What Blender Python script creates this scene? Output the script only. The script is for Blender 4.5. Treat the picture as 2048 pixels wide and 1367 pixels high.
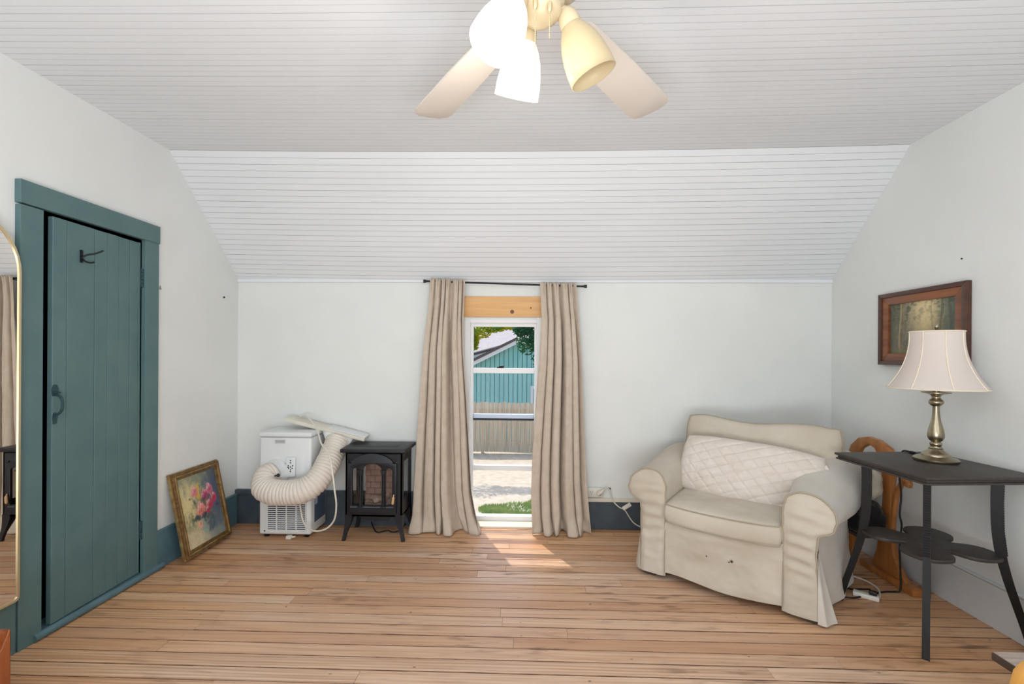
import bpy, bmesh, math, random
from mathutils import Vector, Matrix, noise
PI = math.pi
D = bpy.data
C = bpy.context.scene.collection
for _o in list(D.objects):
    D.objects.remove(_o)

# ------------------------------------------------------------------ camera
H, F, CX, CY = 1.25, 930.0, 1024.0, 709.4
yaw, roll = 0.0295, 0.0059
_c, _s = math.cos(yaw), math.sin(yaw)
_r, _f, _u = Vector((_c, _s, 0)), Vector((-_s, _c, 0)), Vector((0, 0, 1))
_cr, _sr = math.cos(roll), math.sin(roll)
_r, _u = _cr * _r + _sr * _u, -_sr * _r + _cr * _u
cam = D.cameras.new('camera'); cam_o = D.objects.new('camera', cam); C.objects.link(cam_o)
cam_o.matrix_world = Matrix(((_r.x, _u.x, -_f.x, 0), (_r.y, _u.y, -_f.y, 0), (_r.z, _u.z, -_f.z, H), (0, 0, 0, 1)))
cam.sensor_width = 36.0; cam.sensor_fit = 'HORIZONTAL'; cam.lens = 36.0 * F / 2048
cam.shift_x = 0.0; cam.shift_y = (CY - 683.5) / 2048
cam.clip_start = 0.05; cam.clip_end = 300
bpy.context.scene.camera = cam_o

# ------------------------------------------------------------------ world, sun, area light, exposure
w = D.worlds.new('sky'); bpy.context.scene.world = w; w.use_nodes = True
nt = w.node_tree; nt.nodes.clear()
sky = nt.nodes.new('ShaderNodeTexSky'); sky.sky_type = 'NISHITA'; sky.sun_disc = False
sky.sun_elevation = math.radians(60); sky.sun_rotation = math.radians(-20); sky.dust_density = 2.0
bg = nt.nodes.new('ShaderNodeBackground'); bg.inputs['Strength'].default_value = 0.27
wo = nt.nodes.new('ShaderNodeOutputWorld')
nt.links.new(sky.outputs[0], bg.inputs[0]); nt.links.new(bg.outputs[0], wo.inputs[0])

sun = D.lights.new('sun', 'SUN'); sun.energy = 2.7; sun.angle = math.radians(0.5); sun.color = (1.0, 0.95, 0.87)
sun_o = D.objects.new('sun', sun); C.objects.link(sun_o)
sun_o.rotation_euler = Vector((0.41, -1.0, -1.88)).to_track_quat('-Z', 'Y').to_euler()
sun_o.location = (-4, 12, 12)

for kx, kr in ((1.55, 48), (-1.5, -48)):  # pair of unseen fill lights added to even out the side walls
    key = D.lights.new('front_fill_light', 'AREA'); key.shape = 'RECTANGLE'; key.size = 1.1; key.size_y = 1.5
    key.energy = 14; key.color = (0.885, 0.95, 1.0)
    key_o = D.objects.new('front_fill_light', key); C.objects.link(key_o)
    key_o.location = (kx, -1.15, 1.70); key_o.rotation_euler = (math.radians(80), 0, math.radians(kr))
fl = D.lights.new('ceiling_fill_light', 'AREA'); fl.shape = 'RECTANGLE'; fl.size = 1.6; fl.size_y = 1.0  # unseen upward fill added behind the camera to brighten the ceiling
fl.energy = 78; fl.color = (0.885, 0.95, 1.0)
fl_o = D.objects.new('ceiling_fill_light', fl); C.objects.link(fl_o)
fl_o.location = (-0.05, -0.75, 0.65); fl_o.rotation_euler = (math.radians(150), 0, 0)

vs = bpy.context.scene.view_settings
vs.view_transform = 'Standard'; vs.look = 'None'; vs.exposure = -0.09; vs.gamma = 1.0; vs.use_curve_mapping = False

# ------------------------------------------------------------------ helpers
def lin(c):
    c = c / 255.0
    return c / 12.92 if c <= 0.04045 else ((c + 0.055) / 1.055) ** 2.4
def K(r, g, b): return (lin(r), lin(g), lin(b), 1.0)
def smooth01(a, b, x):
    t = max(0.0, min(1.0, (x - a) / (b - a))); return t * t * (3 - 2 * t)
def lerp(a, b, t): return a + (b - a) * t
def interp(tab, x):
    if x <= tab[0][0]: return tab[0][1]
    for (a, p), (b, q) in zip(tab, tab[1:]):
        if x <= b:
            return lerp(p, q, (x - a) / (b - a))
    return tab[-1][1]
def nz(x, y, z=0.0): return noise.noise(Vector((x, y, z)))

def new_mat(name):
    m = D.materials.new(name); m.use_nodes = True
    n = m.node_tree; b = n.nodes['Principled BSDF']
    return m, n, b
def set_in(b, k, v):
    if k in b.inputs: b.inputs[k].default_value = v
def M(name, col, rough=0.5, metal=0.0, var=None, col2=None, bump=None, spec=None, coat=None, sheen=None, stretch=(1, 1, 1), lo=0.35, hi=0.65):
    """principled; var = noise scale mixing col and col2; bump = (scale, strength, stretch)"""
    m, n, b = new_mat(name)
    set_in(b, 'Base Color', col); set_in(b, 'Roughness', rough); set_in(b, 'Metallic', metal)
    if spec is not None: set_in(b, 'Specular IOR Level', spec)
    if coat: set_in(b, 'Coat Weight', coat); set_in(b, 'Coat Roughness', 0.2)
    if sheen: set_in(b, 'Sheen Weight', sheen)
    N, L = n.nodes, n.links
    if var or bump:
        g = N.new('ShaderNodeNewGeometry')
    if var:
        mp = N.new('ShaderNodeMapping'); mp.inputs['Scale'].default_value = stretch
        t = N.new('ShaderNodeTexNoise'); t.inputs['Scale'].default_value = var; t.inputs['Detail'].default_value = 6
        r = N.new('ShaderNodeValToRGB')
        r.color_ramp.elements[0].position = lo; r.color_ramp.elements[1].position = hi
        r.color_ramp.elements[0].color = col; r.color_ramp.elements[1].color = col2 or col
        L.new(g.outputs['Position'], mp.inputs[0]); L.new(mp.outputs[0], t.inputs['Vector'])
        L.new(t.outputs['Fac'], r.inputs[0]); L.new(r.outputs[0], b.inputs['Base Color'])
    if bump:
        mp = N.new('ShaderNodeMapping'); mp.inputs['Scale'].default_value = bump[2] if len(bump) > 2 else (1, 1, 1)
        t = N.new('ShaderNodeTexNoise'); t.inputs['Scale'].default_value = bump[0]; t.inputs['Detail'].default_value = 5
        bp = N.new('ShaderNodeBump'); bp.inputs['Strength'].default_value = bump[1]; bp.inputs['Distance'].default_value = 0.01
        L.new(g.outputs['Position'], mp.inputs[0]); L.new(mp.outputs[0], t.inputs['Vector'])
        L.new(t.outputs['Fac'], bp.inputs['Height']); L.new(bp.outputs[0], b.inputs['Normal'])
    return m
def M_vcol(name, rough=0.6):
    m, n, b = new_mat(name); set_in(b, 'Roughness', rough)
    a = n.nodes.new('ShaderNodeAttribute'); a.attribute_name = 'Col'
    n.links.new(a.outputs['Color'], b.inputs['Base Color'])
    return m
def M_glow(name, col, strength):
    m, n, b = new_mat(name)
    set_in(b, 'Base Color', col); set_in(b, 'Roughness', 0.3)
    set_in(b, 'Emission Color', col); set_in(b, 'Emission Strength', strength)
    return m
def M_glass(name, gloss=0.06, tint=(1, 1, 1, 1)):
    m, n, b = new_mat(name); n.nodes.remove(b)
    t = n.nodes.new('ShaderNodeBsdfTransparent'); t.inputs[0].default_value = tint
    g = n.nodes.new('ShaderNodeBsdfGlossy'); g.inputs['Roughness'].default_value = 0.02
    x = n.nodes.new('ShaderNodeMixShader'); x.inputs[0].default_value = gloss
    n.links.new(t.outputs[0], x.inputs[1]); n.links.new(g.outputs[0], x.inputs[2])
    n.links.new(x.outputs[0], n.nodes['Material Output'].inputs[0])
    return m
def M_cloth(name, col, col2, rough=0.9, weave=900, wst=0.12, transl=0.0, var=6, stains=None):
    m, n, b = new_mat(name); N, L = n.nodes, n.links
    set_in(b, 'Roughness', rough); set_in(b, 'Specular IOR Level', 0.2); set_in(b, 'Sheen Weight', 0.15)
    tc = N.new('ShaderNodeNewGeometry')
    t = N.new('ShaderNodeTexNoise'); t.inputs['Scale'].default_value = var; t.inputs['Detail'].default_value = 5
    r = N.new('ShaderNodeValToRGB'); r.color_ramp.elements[0].position = .35; r.color_ramp.elements[1].position = .7
    r.color_ramp.elements[0].color = col; r.color_ramp.elements[1].color = col2
    L.new(tc.outputs['Position'], t.inputs['Vector']); L.new(t.outputs['Fac'], r.inputs[0])
    out = r.outputs[0]
    if stains:
        s = N.new('ShaderNodeTexNoise'); s.inputs['Scale'].default_value = 3.1; s.inputs['Detail'].default_value = 3
        sr = N.new('ShaderNodeValToRGB'); sr.color_ramp.elements[0].position = .58; sr.color_ramp.elements[1].position = .78
        sr.color_ramp.elements[0].color = (0, 0, 0, 1); sr.color_ramp.elements[1].color = (.6, .6, .6, 1)
        mx = N.new('ShaderNodeMixRGB'); mx.inputs[2].default_value = stains
        L.new(tc.outputs['Position'], s.inputs['Vector']); L.new(s.outputs['Fac'], sr.inputs[0])
        L.new(sr.outputs[0], mx.inputs[0]); L.new(out, mx.inputs[1]); out = mx.outputs[0]
    L.new(out, b.inputs['Base Color'])
    v = N.new('ShaderNodeTexNoise'); v.inputs['Scale'].default_value = weave; v.inputs['Detail'].default_value = 2
    v2 = N.new('ShaderNodeTexNoise'); v2.inputs['Scale'].default_value = 28; v2.inputs['Detail'].default_value = 4
    ad = N.new('ShaderNodeMath'); ad.operation = 'MULTIPLY_ADD'; ad.inputs[1].default_value = 0.25
    L.new(tc.outputs['Position'], v.inputs['Vector']); L.new(tc.outputs['Position'], v2.inputs['Vector'])
    L.new(v.outputs['Fac'], ad.inputs[0]); L.new(v2.outputs['Fac'], ad.inputs[2])
    bp = N.new('ShaderNodeBump'); bp.inputs['Strength'].default_value = wst; bp.inputs['Distance'].default_value = 0.012
    L.new(ad.outputs[0], bp.inputs['Height']); L.new(bp.outputs[0], b.inputs['Normal'])
    if transl:
        tr = N.new('ShaderNodeBsdfTranslucent'); L.new(out, tr.inputs[0])
        mix = N.new('ShaderNodeMixShader'); mix.inputs[0].default_value = transl
        L.new(b.outputs[0], mix.inputs[1]); L.new(tr.outputs[0], mix.inputs[2])
        L.new(mix.outputs[0], n.nodes['Material Output'].inputs[0])
    return m
def M_wood(name, c1, c2, scale=1.0, axis='Y', rough=0.4, dark=0.5, coat=0.0):
    """streaky wood grain along one axis in object space"""
    m, n, b = new_mat(name); N, L = n.nodes, n.links
    set_in(b, 'Roughness', rough)
    if coat: set_in(b, 'Coat Weight', coat); set_in(b, 'Coat Roughness', .15)
    tc = N.new('ShaderNodeTexCoord'); oi = N.new('ShaderNodeObjectInfo')
    mp = N.new('ShaderNodeMapping')
    st = {'X': (1.5, 22, 22), 'Y': (22, 1.5, 22), 'Z': (22, 22, 1.5)}[axis]
    mp.inputs['Scale'].default_value = tuple(v * scale for v in st)
    L.new(tc.outputs['Object'], mp.inputs[0])
    ad = N.new('ShaderNodeVectorMath'); ad.operation = 'ADD'
    L.new(mp.outputs[0], ad.inputs[0]); L.new(oi.outputs['Random'], ad.inputs[1])
    t = N.new('ShaderNodeTexNoise'); t.inputs['Scale'].default_value = 2.0; t.inputs['Detail'].default_value = 7; t.inputs['Distortion'].default_value = .6
    L.new(ad.outputs[0], t.inputs['Vector'])
    r = N.new('ShaderNodeValToRGB'); r.color_ramp.elements[0].position = .32; r.color_ramp.elements[1].position = .68
    r.color_ramp.elements[0].color = c2; r.color_ramp.elements[1].color = c1
    L.new(t.outputs['Fac'], r.inputs[0]); L.new(r.outputs[0], b.inputs['Base Color'])
    bp = N.new('ShaderNodeBump'); bp.inputs['Strength'].default_value = 0.08; bp.inputs['Distance'].default_value = 0.004
    L.new(t.outputs['Fac'], bp.inputs['Height']); L.new(bp.outputs[0], b.inputs['Normal'])
    return m

class MB:
    def __init__(s): s.bm = bmesh.new()
    def add(s, verts, faces, T=None):
        vs_ = [s.bm.verts.new(T @ Vector(v) if T else Vector(v)) for v in verts]
        for f in faces:
            try: s.bm.faces.new([vs_[i] for i in f])
            except ValueError: pass
        return s
    def box(s, x0, x1, y0, y1, z0, z1, bev=0.0, T=None, seg=2):
        v = [(x, y, z) for x in (x0, x1) for y in (y0, y1) for z in (z0, z1)]
        f = [(0, 1, 3, 2), (4, 6, 7, 5), (0, 4, 5, 1), (2, 3, 7, 6), (0, 2, 6, 4), (1, 5, 7, 3)]
        if bev <= 0: return s.add(v, f, T)
        b = bmesh.new(); vv = [b.verts.new(p) for p in v]
        for q in f: b.faces.new([vv[i] for i in q])
        bmesh.ops.bevel(b, geom=b.edges[:], offset=bev, segments=seg, affect='EDGES', profile=0.5)
        b.verts.index_update()
        s.add([p.co.copy() for p in b.verts], [[p.index for p in q.verts] for q in b.faces], T); b.free()
        return s
    def cbox(s, c, d, bev=0.0, T=None):
        return s.box(c[0] - d[0] / 2, c[0] + d[0] / 2, c[1] - d[1] / 2, c[1] + d[1] / 2, c[2] - d[2] / 2, c[2] + d[2] / 2, bev, T)
    def grid(s, fn, nu, nv, cu=False, T=None):
        vs_ = [[s.bm.verts.new((T @ Vector(fn(i / nu, j / nv))) if T else Vector(fn(i / nu, j / nv))) for j in range(nv + 1)] for i in range(nu if cu else nu + 1)]
        n = len(vs_)
        for i in range(nu):
            a, b = vs_[i], vs_[(i + 1) % n]
            for j in range(nv):
                try: s.bm.faces.new((a[j], b[j], b[j + 1], a[j + 1]))
                except ValueError: pass
        return s
    def tube(s, pts, r, n=8, cap=True, closed=False, T=None):
        P = [Vector(p) for p in pts]; m = len(P)
        rr = r if isinstance(r, (list, tuple)) else [r] * m
        tans = []
        for i in range(m):
            if closed: t = P[(i + 1) % m] - P[i - 1]
            else: t = P[min(i + 1, m - 1)] - P[max(i - 1, 0)]
            tans.append(t.normalized() if t.length > 1e-9 else Vector((0, 0, 1)))
        up = Vector((0, 0, 1)) if abs(tans[0].z) < .9 else Vector((1, 0, 0))
        nrm = (up - tans[0] * up.dot(tans[0])).normalized()
        rings = []
        for i in range(m):
            nrm = (nrm - tans[i] * nrm.dot(tans[i]))
            nrm = nrm.normalized() if nrm.length > 1e-6 else tans[i].orthogonal().normalized()
            bn = tans[i].cross(nrm)
            ring = []
            for k in range(n):
                a = 2 * PI * k / n
                p = P[i] + (nrm * math.cos(a) + bn * math.sin(a)) * rr[i]
                ring.append(s.bm.verts.new(T @ p if T else p))
            rings.append(ring)
        for i in range(m if closed else m - 1):
            a, b = rings[i], rings[(i + 1) % m]
            for k in range(n):
                s.bm.faces.new((a[k], a[(k + 1) % n], b[(k + 1) % n], b[k]))
        if cap and not closed:
            s.bm.faces.new(rings[0][::-1]); s.bm.faces.new(rings[-1])
        return s
    def lathe(s, prof, n=32, T=None, sx=1.0, sy=1.0):
        rings = []
        for (r, z) in prof:
            if r < 1e-6: rings.append([s.bm.verts.new((T @ Vector((0, 0, z))) if T else Vector((0, 0, z)))])
            else:
                rings.append([s.bm.verts.new((T @ Vector((r * math.cos(2 * PI * k / n) * sx, r * math.sin(2 * PI * k / n) * sy, z))) if T else Vector((r * math.cos(2 * PI * k / n) * sx, r * math.sin(2 * PI * k / n) * sy, z))) for k in range(n)])
        for a, b in zip(rings, rings[1:]):
            for k in range(n):
                q = [a[k % len(a)], a[(k + 1) % len(a)], b[(k + 1) % len(b)], b[k % len(b)]]
                u_ = []
                for v in q:
                    if v not in u_: u_.append(v)
                if len(u_) > 2:
                    try: s.bm.faces.new(u_)
                    except ValueError: pass
        return s
    def prism(s, poly, h0, h1, T=None, bev=0.0):
        n = len(poly)
        b = bmesh.new()
        lo = [b.verts.new((x, y, h0)) for x, y in poly]; hi = [b.verts.new((x, y, h1)) for x, y in poly]
        b.faces.new(lo[::-1]); b.faces.new(hi)
        for i in range(n): b.faces.new((lo[i], lo[(i + 1) % n], hi[(i + 1) % n], hi[i]))
        bmesh.ops.recalc_face_normals(b, faces=b.faces[:])
        if bev:
            eg = [e for e in b.edges if abs(e.verts[0].co.z - e.verts[1].co.z) < 1e-6]
            bmesh.ops.bevel(b, geom=eg, offset=bev, segments=2, affect='EDGES', profile=.5)
        b.verts.index_update()
        s.add([p.co.copy() for p in b.verts], [[p.index for p in q.verts] for q in b.faces], T); b.free()
        return s
    def plate(s, outer, holes, depth, T=None, bev=0.0):
        cu = D.curves.new('plate', 'CURVE'); cu.dimensions = '2D'; cu.fill_mode = 'BOTH'; cu.extrude = depth / 2 - bev; cu.bevel_depth = bev; cu.bevel_resolution = 1; cu.offset = -bev
        for pl in [outer] + holes:
            sp = cu.splines.new('POLY'); sp.points.add(len(pl) - 1)
            for p, (x, y) in zip(sp.points, pl): p.co = (x, y, 0, 1)
            sp.use_cyclic_u = True
        o = D.objects.new('plate', cu); C.objects.link(o)
        me = o.to_mesh()
        s.add([v.co.copy() for v in me.vertices], [list(p.vertices) for p in me.polygons], T)
        o.to_mesh_clear(); D.objects.remove(o); D.curves.remove(cu)
        return s

def obj(name, mb, mat, parent=None, smooth=0, world=False, kind=None, weld=True):
    bm = mb.bm
    if weld: bmesh.ops.remove_doubles(bm, verts=bm.verts[:], dist=1e-6)
    bmesh.ops.recalc_face_normals(bm, faces=bm.faces[:])
    me = D.meshes.new(name)
    if world and parent is not None:
        rt = parent
        while rt.parent: rt = rt.parent
        bm.transform(Matrix.LocRotScale(rt.location, rt.rotation_euler, None).inverted())
    bm.to_mesh(me); bm.free()
    o = D.objects.new(name, me); C.objects.link(o)
    if mat: me.materials.append(mat)
    if parent: o.parent = parent
    if smooth:
        for p in me.polygons: p.use_smooth = True
        if smooth < 180: me.set_sharp_from_angle(angle=math.radians(smooth))
    if kind: o['kind'] = kind
    return o
def thing(name, label, cat, loc=(0, 0, 0), rotz=0.0, group=None):
    o = D.objects.new(name, None); C.objects.link(o); o.empty_display_size = 0.05
    o.location = loc; o.rotation_euler = (0, 0, rotz); o['label'] = label; o['category'] = cat
    if group: o['group'] = group
    return o
def tag(o, label, cat, group=None):
    o['label'] = label; o['category'] = cat
    if group: o['group'] = group
    return o
def struct(name, label=None, cat=None):
    o = D.objects.new(name, None); C.objects.link(o); o['kind'] = 'structure'; o.empty_display_size = .05
    if label: o['label'] = label
    if cat: o['category'] = cat
    return o
def smesh(name, mb, mat, label, cat, smooth=0):
    o = obj(name, mb, mat, None, smooth); o['kind'] = 'structure'; o['label'] = label; o['category'] = cat
    return o
def vcol(o, fn):
    me = o.data; a = me.color_attributes.new('Col', 'FLOAT_COLOR', 'POINT')
    for i, v in enumerate(me.vertices): a.data[i].color = fn(i, v.co)
def axes(origin, ux, uy, uz):
    ux, uy, uz = Vector(ux), Vector(uy), Vector(uz)
    return Matrix(((ux.x, uy.x, uz.x, origin[0]), (ux.y, uy.y, uz.y, origin[1]), (ux.z, uy.z, uz.z, origin[2]), (0, 0, 0, 1)))
def spline(pts, n=8):
    P = [Vector(p) for p in pts]; out = []
    for i in range(len(P) - 1):
        p0, p1, p2, p3 = P[max(i - 1, 0)], P[i], P[i + 1], P[min(i + 2, len(P) - 1)]
        for k in range(n):
            t = k / n
            out.append(0.5 * ((2 * p1) + (p2 - p0) * t + (2 * p0 - 5 * p1 + 4 * p2 - p3) * t * t + (3 * p1 - p0 - 3 * p2 + p3) * t ** 3))
    out.append(P[-1]); return out
def arc(cx, cy, r, a0, a1, n, ry=None):
    ry = r if ry is None else ry
    return [(cx + r * math.cos(math.radians(lerp(a0, a1, i / n))), cy + ry * math.sin(math.radians(lerp(a0, a1, i / n)))) for i in range(n + 1)]
random.seed(7)

# ------------------------------------------------------------------ materials
m_wall = M('white_plaster', K(228, 229, 226), .85, var=2.2, col2=K(233, 234, 231), bump=(9, .10, (1, 1, .5)), spec=.25)
m_ceil = M('white_ceiling_paint', K(229, 231, 234), .75, var=3, col2=K(234, 236, 239), spec=.25, stretch=(.3, 1, 1))
m_groove = M('groove_shade_grey', K(186, 186, 188), .9)  # shade inside the ceiling grooves put into the colour
m_dark = M('dark_void', K(14, 14, 15), .9)
m_teal = M('teal_paint', K(88, 116, 118), .5, var=7, col2=K(95, 122, 123), bump=(60, .08, (1, 1, .15)), spec=.35)
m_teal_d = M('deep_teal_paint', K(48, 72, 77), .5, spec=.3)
m_tealblue = M('teal_blue_paint', K(92, 124, 134), .45, var=9, col2=K(82, 112, 120))
m_char = M('charcoal_paint', K(60, 70, 80), .5, var=12, col2=K(72, 82, 90), bump=(40, .1, (.2, 1, 1)))
m_whitebase = M('white_base_paint', K(214, 216, 218), .5, var=4, col2=K(224, 225, 226))
m_white = M('white_gloss_paint', K(236, 236, 236), .35)
m_sill = M('cream_sill_paint', K(228, 218, 200), .5)
m_pine = M_wood('raw_pine', K(232, 186, 128), K(214, 160, 100), .5, 'X', .55)
m_knot = M('pine_knot', K(120, 72, 46), .6)
m_metal_dk = M('dark_metal', K(30, 32, 36), .4, .6)
m_black = M('black_rod', K(22, 22, 24), .35, .3)
m_glass = M_glass('window_glass', .002)
m_linen = M_cloth('taupe_linen', K(206, 189, 171), K(214, 199, 183), weave=700, wst=.10, transl=.10, var=18)
m_cream = M_cloth('cream_canvas', K(196, 184, 167), K(207, 197, 182), weave=800, wst=.22, var=5, stains=K(190, 172, 140))
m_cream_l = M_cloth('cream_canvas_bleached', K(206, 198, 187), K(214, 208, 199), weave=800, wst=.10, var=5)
m_pipe = M('piping_cord', K(168, 156, 136), .9)
m_quilt = M_cloth('quilted_cotton', K(216, 204, 192), K(224, 214, 206), weave=700, wst=.14, var=7, stains=K(204, 180, 146))
m_gold = M('brushed_gold', K(214, 198, 160), .35, .7)
m_black_paint = M('black_table_paint', K(54, 47, 43), .5, var=30, col2=K(62, 55, 50), bump=(90, .15))
m_black_leg = M('black_leg_paint', K(17, 15, 15), .45, var=30, col2=K(24, 21, 20), spec=.3)
m_brass = M('antique_brass', K(152, 142, 120), .28, 1.0, var=14, col2=K(176, 166, 142))
m_shade = M_cloth('shade_fabric', K(244, 234, 227), K(247, 238, 232), weave=600, wst=.05, transl=.35, var=4)
m_shade_trim = M('shade_trim', K(240, 226, 204), .8)
m_cherry = M_wood('cherry_wood', K(146, 86, 46), K(110, 60, 32), .8, 'Y', .35, coat=.3)
m_cherry_d = M_wood('dark_cherry_wood', K(88, 50, 34), K(66, 38, 28), .8, 'Y', .35, coat=.3)
m_oak = M_wood('golden_oak', K(186, 122, 62), K(156, 96, 46), .8, 'Z', .4, coat=.2)
m_gilt = M('worn_gilt', K(146, 114, 72), .4, .4, var=40, col2=K(112, 82, 50))
m_gilt_l = M('bright_gilt', K(190, 164, 112), .35, .6, var=30, col2=K(150, 120, 76))
m_paint = M_vcol('oil_paint', .5)
m_ac = M('white_plastic', K(230, 231, 231), .4)
m_ac_w = M('warm_white_plastic', K(226, 219, 205), .45)
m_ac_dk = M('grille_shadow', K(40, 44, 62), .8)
m_hose = M('hose_plastic', K(226, 216, 204), .5)
m_label = M('blue_grey_label', K(78, 92, 112), .5)
m_label_l = M('pale_blue_label', K(176, 192, 212), .5)
m_cord_w = M('white_cord', K(226, 220, 206), .5)
m_cord_b = M('black_cord', K(20, 20, 22), .5)
m_stove = M('black_enamel', K(23, 24, 31), .45, .1, bump=(120, .05))
m_stove_l = M('worn_edge_enamel', K(96, 96, 102), .45, .2)
m_glass_st = M_glass('stove_glass', .05, (.96, .96, .96, 1))
m_brickred = M('fire_back_brick', K(136, 104, 94), .8, var=18, col2=K(158, 124, 112))
m_log = M('fake_log', K(120, 98, 88), .8, var=25, col2=K(170, 146, 132))
m_handle = M_wood('handle_wood', K(214, 176, 132), K(190, 146, 104), 1, 'Z', .5)
m_plate = M('outlet_plastic', K(228, 224, 214), .4)
m_fan = M('fan_ivory', K(206, 188, 156), .4)
m_blade = M('fan_blade_white', K(206, 196, 186), .45, var=3, col2=K(210, 201, 192))
m_fan_glass = M_cloth('frosted_shade_unlit', K(214, 195, 156), K(218, 200, 164), rough=.35, weave=10, wst=0, transl=.25)
m_fan_lit = M_glow('frosted_shade_lit', (1.0, .95, .84, 1), 1.25)
m_bulb = M_glow('bulb_lit', (1.0, .95, .84, 1), 4.0)
m_bulb_off = M('bulb_unlit', K(240, 226, 196), .2)
m_orange = M_wood('orange_varnished_wood', K(172, 96, 48), K(132, 66, 30), .6, 'Z', .3, coat=.4)
m_linen_w = M_cloth('white_pink_cloth', K(232, 220, 210), K(240, 232, 226), var=9)
m_grey_wood = M_wood('weathered_board', K(196, 184, 176), K(150, 130, 120), .7, 'X', .7)
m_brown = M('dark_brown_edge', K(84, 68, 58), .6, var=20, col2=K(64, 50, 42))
m_wool = M_cloth('pale_fleece', K(196, 186, 160), K(212, 204, 182), weave=200, wst=.6, var=30)
m_yellow = M_wood('honey_pine', K(226, 168, 84), K(204, 142, 62), .5, 'Z', .4, coat=.2)
m_bag = M_cloth('black_nylon', K(16, 16, 18), K(26, 26, 28), rough=.6, weave=400, wst=.3, var=12)

# floor material: planks with grain, wear, stains
def floor_material():
    m, n, b = new_mat('pine_floorboards'); N, L = n.nodes, n.links
    g = N.new('ShaderNodeNewGeometry'); oi = N.new('ShaderNodeObjectInfo')
    def vm(op, a, bb=None, sc=None):
        x = N.new('ShaderNodeVectorMath'); x.operation = op
        L.new(a, x.inputs[0])
        if bb is not None:
            if isinstance(bb, tuple): x.inputs[1].default_value = bb
            else: L.new(bb, x.inputs[1])
        return x.outputs[0]
    def ma(op, a, bb=None, c=None):
        x = N.new('ShaderNodeMath'); x.operation = op
        for i, v in enumerate((a, bb, c)):
            if v is None: continue
            if isinstance(v, (int, float)): x.inputs[i].default_value = v
            else: L.new(v, x.inputs[i])
        return x.outputs[0]
    def ramp(f, stops):
        r = N.new('ShaderNodeValToRGB'); e = r.color_ramp.elements
        while len(e) < len(stops): e.new(0.5)
        for q, (p, c) in zip(e, stops): q.position = p; q.color = c
        L.new(f, r.inputs[0]); return r.outputs[0]
    def mix(f, a, bb, mode='MIX'):
        x = N.new('ShaderNodeMixRGB'); x.blend_type = mode
        for i, v in ((0, f), (1, a), (2, bb)):
            if isinstance(v, (int, float)): x.inputs[i].default_value = v
            elif isinstance(v, tuple): x.inputs[i].default_value = v
            else: L.new(v, x.inputs[i])
        return x.outputs[0]
    def nt_(vec, sc, det=4, dist=0.0):
        t = N.new('ShaderNodeTexNoise'); t.inputs['Scale'].default_value = sc; t.inputs['Detail'].default_value = det; t.inputs['Distortion'].default_value = dist
        L.new(vec, t.inputs['Vector']); return t.outputs['Fac']
    pos = g.outputs['Position']
    rv = N.new('ShaderNodeCombineXYZ'); L.new(ma('MULTIPLY', oi.outputs['Random'], 57.0), rv.inputs[0]); L.new(ma('MULTIPLY', oi.outputs['Random'], 91.0), rv.inputs[2])
    p1 = vm('ADD', vm('MULTIPLY', pos, (1.4, 48, 1)), rv.outputs[0])
    p2 = vm('ADD', vm('MULTIPLY', pos, (.9, 7.5, 1)), rv.outputs[0])
    grain = nt_(p1, 1.6, 8, .4)
    wv = N.new('ShaderNodeTexWave'); wv.bands_direction = 'Y'; wv.inputs['Scale'].default_value = 2.4; wv.inputs['Distortion'].default_value = 5.5; wv.inputs['Detail'].default_value = 1.5; wv.inputs['Detail Scale'].default_value = .7
    L.new(p2, wv.inputs['Vector'])
    c0 = ramp(oi.outputs['Random'], [(0, K(222, 188, 160)), (.2, K(206, 164, 132)), (.45, K(228, 198, 172)), (.7, K(200, 156, 124)), (.85, K(216, 174, 140)), (1, K(210, 172, 142))])
    c1 = mix(ramp(grain, [(.34, (.6, .6, .6, 1)), (.60, (0, 0, 0, 1))]), c0, K(176, 132, 102))
    flat = ma('GREATER_THAN', ma('FRACT', ma('MULTIPLY', oi.outputs['Random'], 7.3)), .74)
    c2 = mix(ma('MULTIPLY', ma('MULTIPLY', ma('POWER', wv.outputs['Fac'], 2.5), flat), .5), c1, K(158, 116, 86))
    # wear: finish left golden along the walls, bare and pinkish in the middle
    sx = N.new('ShaderNodeSeparateXYZ'); L.new(pos, sx.inputs[0])
    edge = ma('MAXIMUM', ma('MULTIPLY', ma('SUBTRACT', ma('ABSOLUTE', ma('ADD', sx.outputs[0], .1)), 0.9), .75), ma('MULTIPLY', ma('SUBTRACT', sx.outputs[1], 2.55), 1.1))
    edge = ma('ADD', edge, ma('MULTIPLY', ma('SUBTRACT', nt_(vm('MULTIPLY', pos, (.8, 2.5, 1)), 1.6, 4), .5), 1.6))
    ef = ramp(edge, [(.1, (0, 0, 0, 1)), (.75, (1, 1, 1, 1))])
    c3 = mix(ma('MULTIPLY', ef, .85), c2, mix(1.0, c2, (1.12, .98, .76, 1), 'MULTIPLY'))
    # dark scuffs in streaks
    big = nt_(vm('MULTIPLY', pos, (1, 1.8, 1)), 1.3, 2)
    fine = nt_(vm('MULTIPLY', pos, (6, 34, 1)), 1.0, 6)
    sf = ma('MULTIPLY', ramp(big, [(.47, (0, 0, 0, 1)), (.64, (1, 1, 1, 1))]), ramp(fine, [(.52, (0, 0, 0, 1)), (.66, (1, 1, 1, 1))]))
    c4 = mix(ma('MULTIPLY', sf, .7), c3, K(84, 54, 36))
    spots = nt_(vm('MULTIPLY', pos, (1, 1.4, 1)), 26, 1)
    c5 = mix(ma('MULTIPLY', ramp(spots, [(.765, (0, 0, 0, 1)), (.80, (1, 1, 1, 1))]), .7), c4, K(74, 50, 36))
    L.new(c5, b.inputs['Base Color'])
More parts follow.
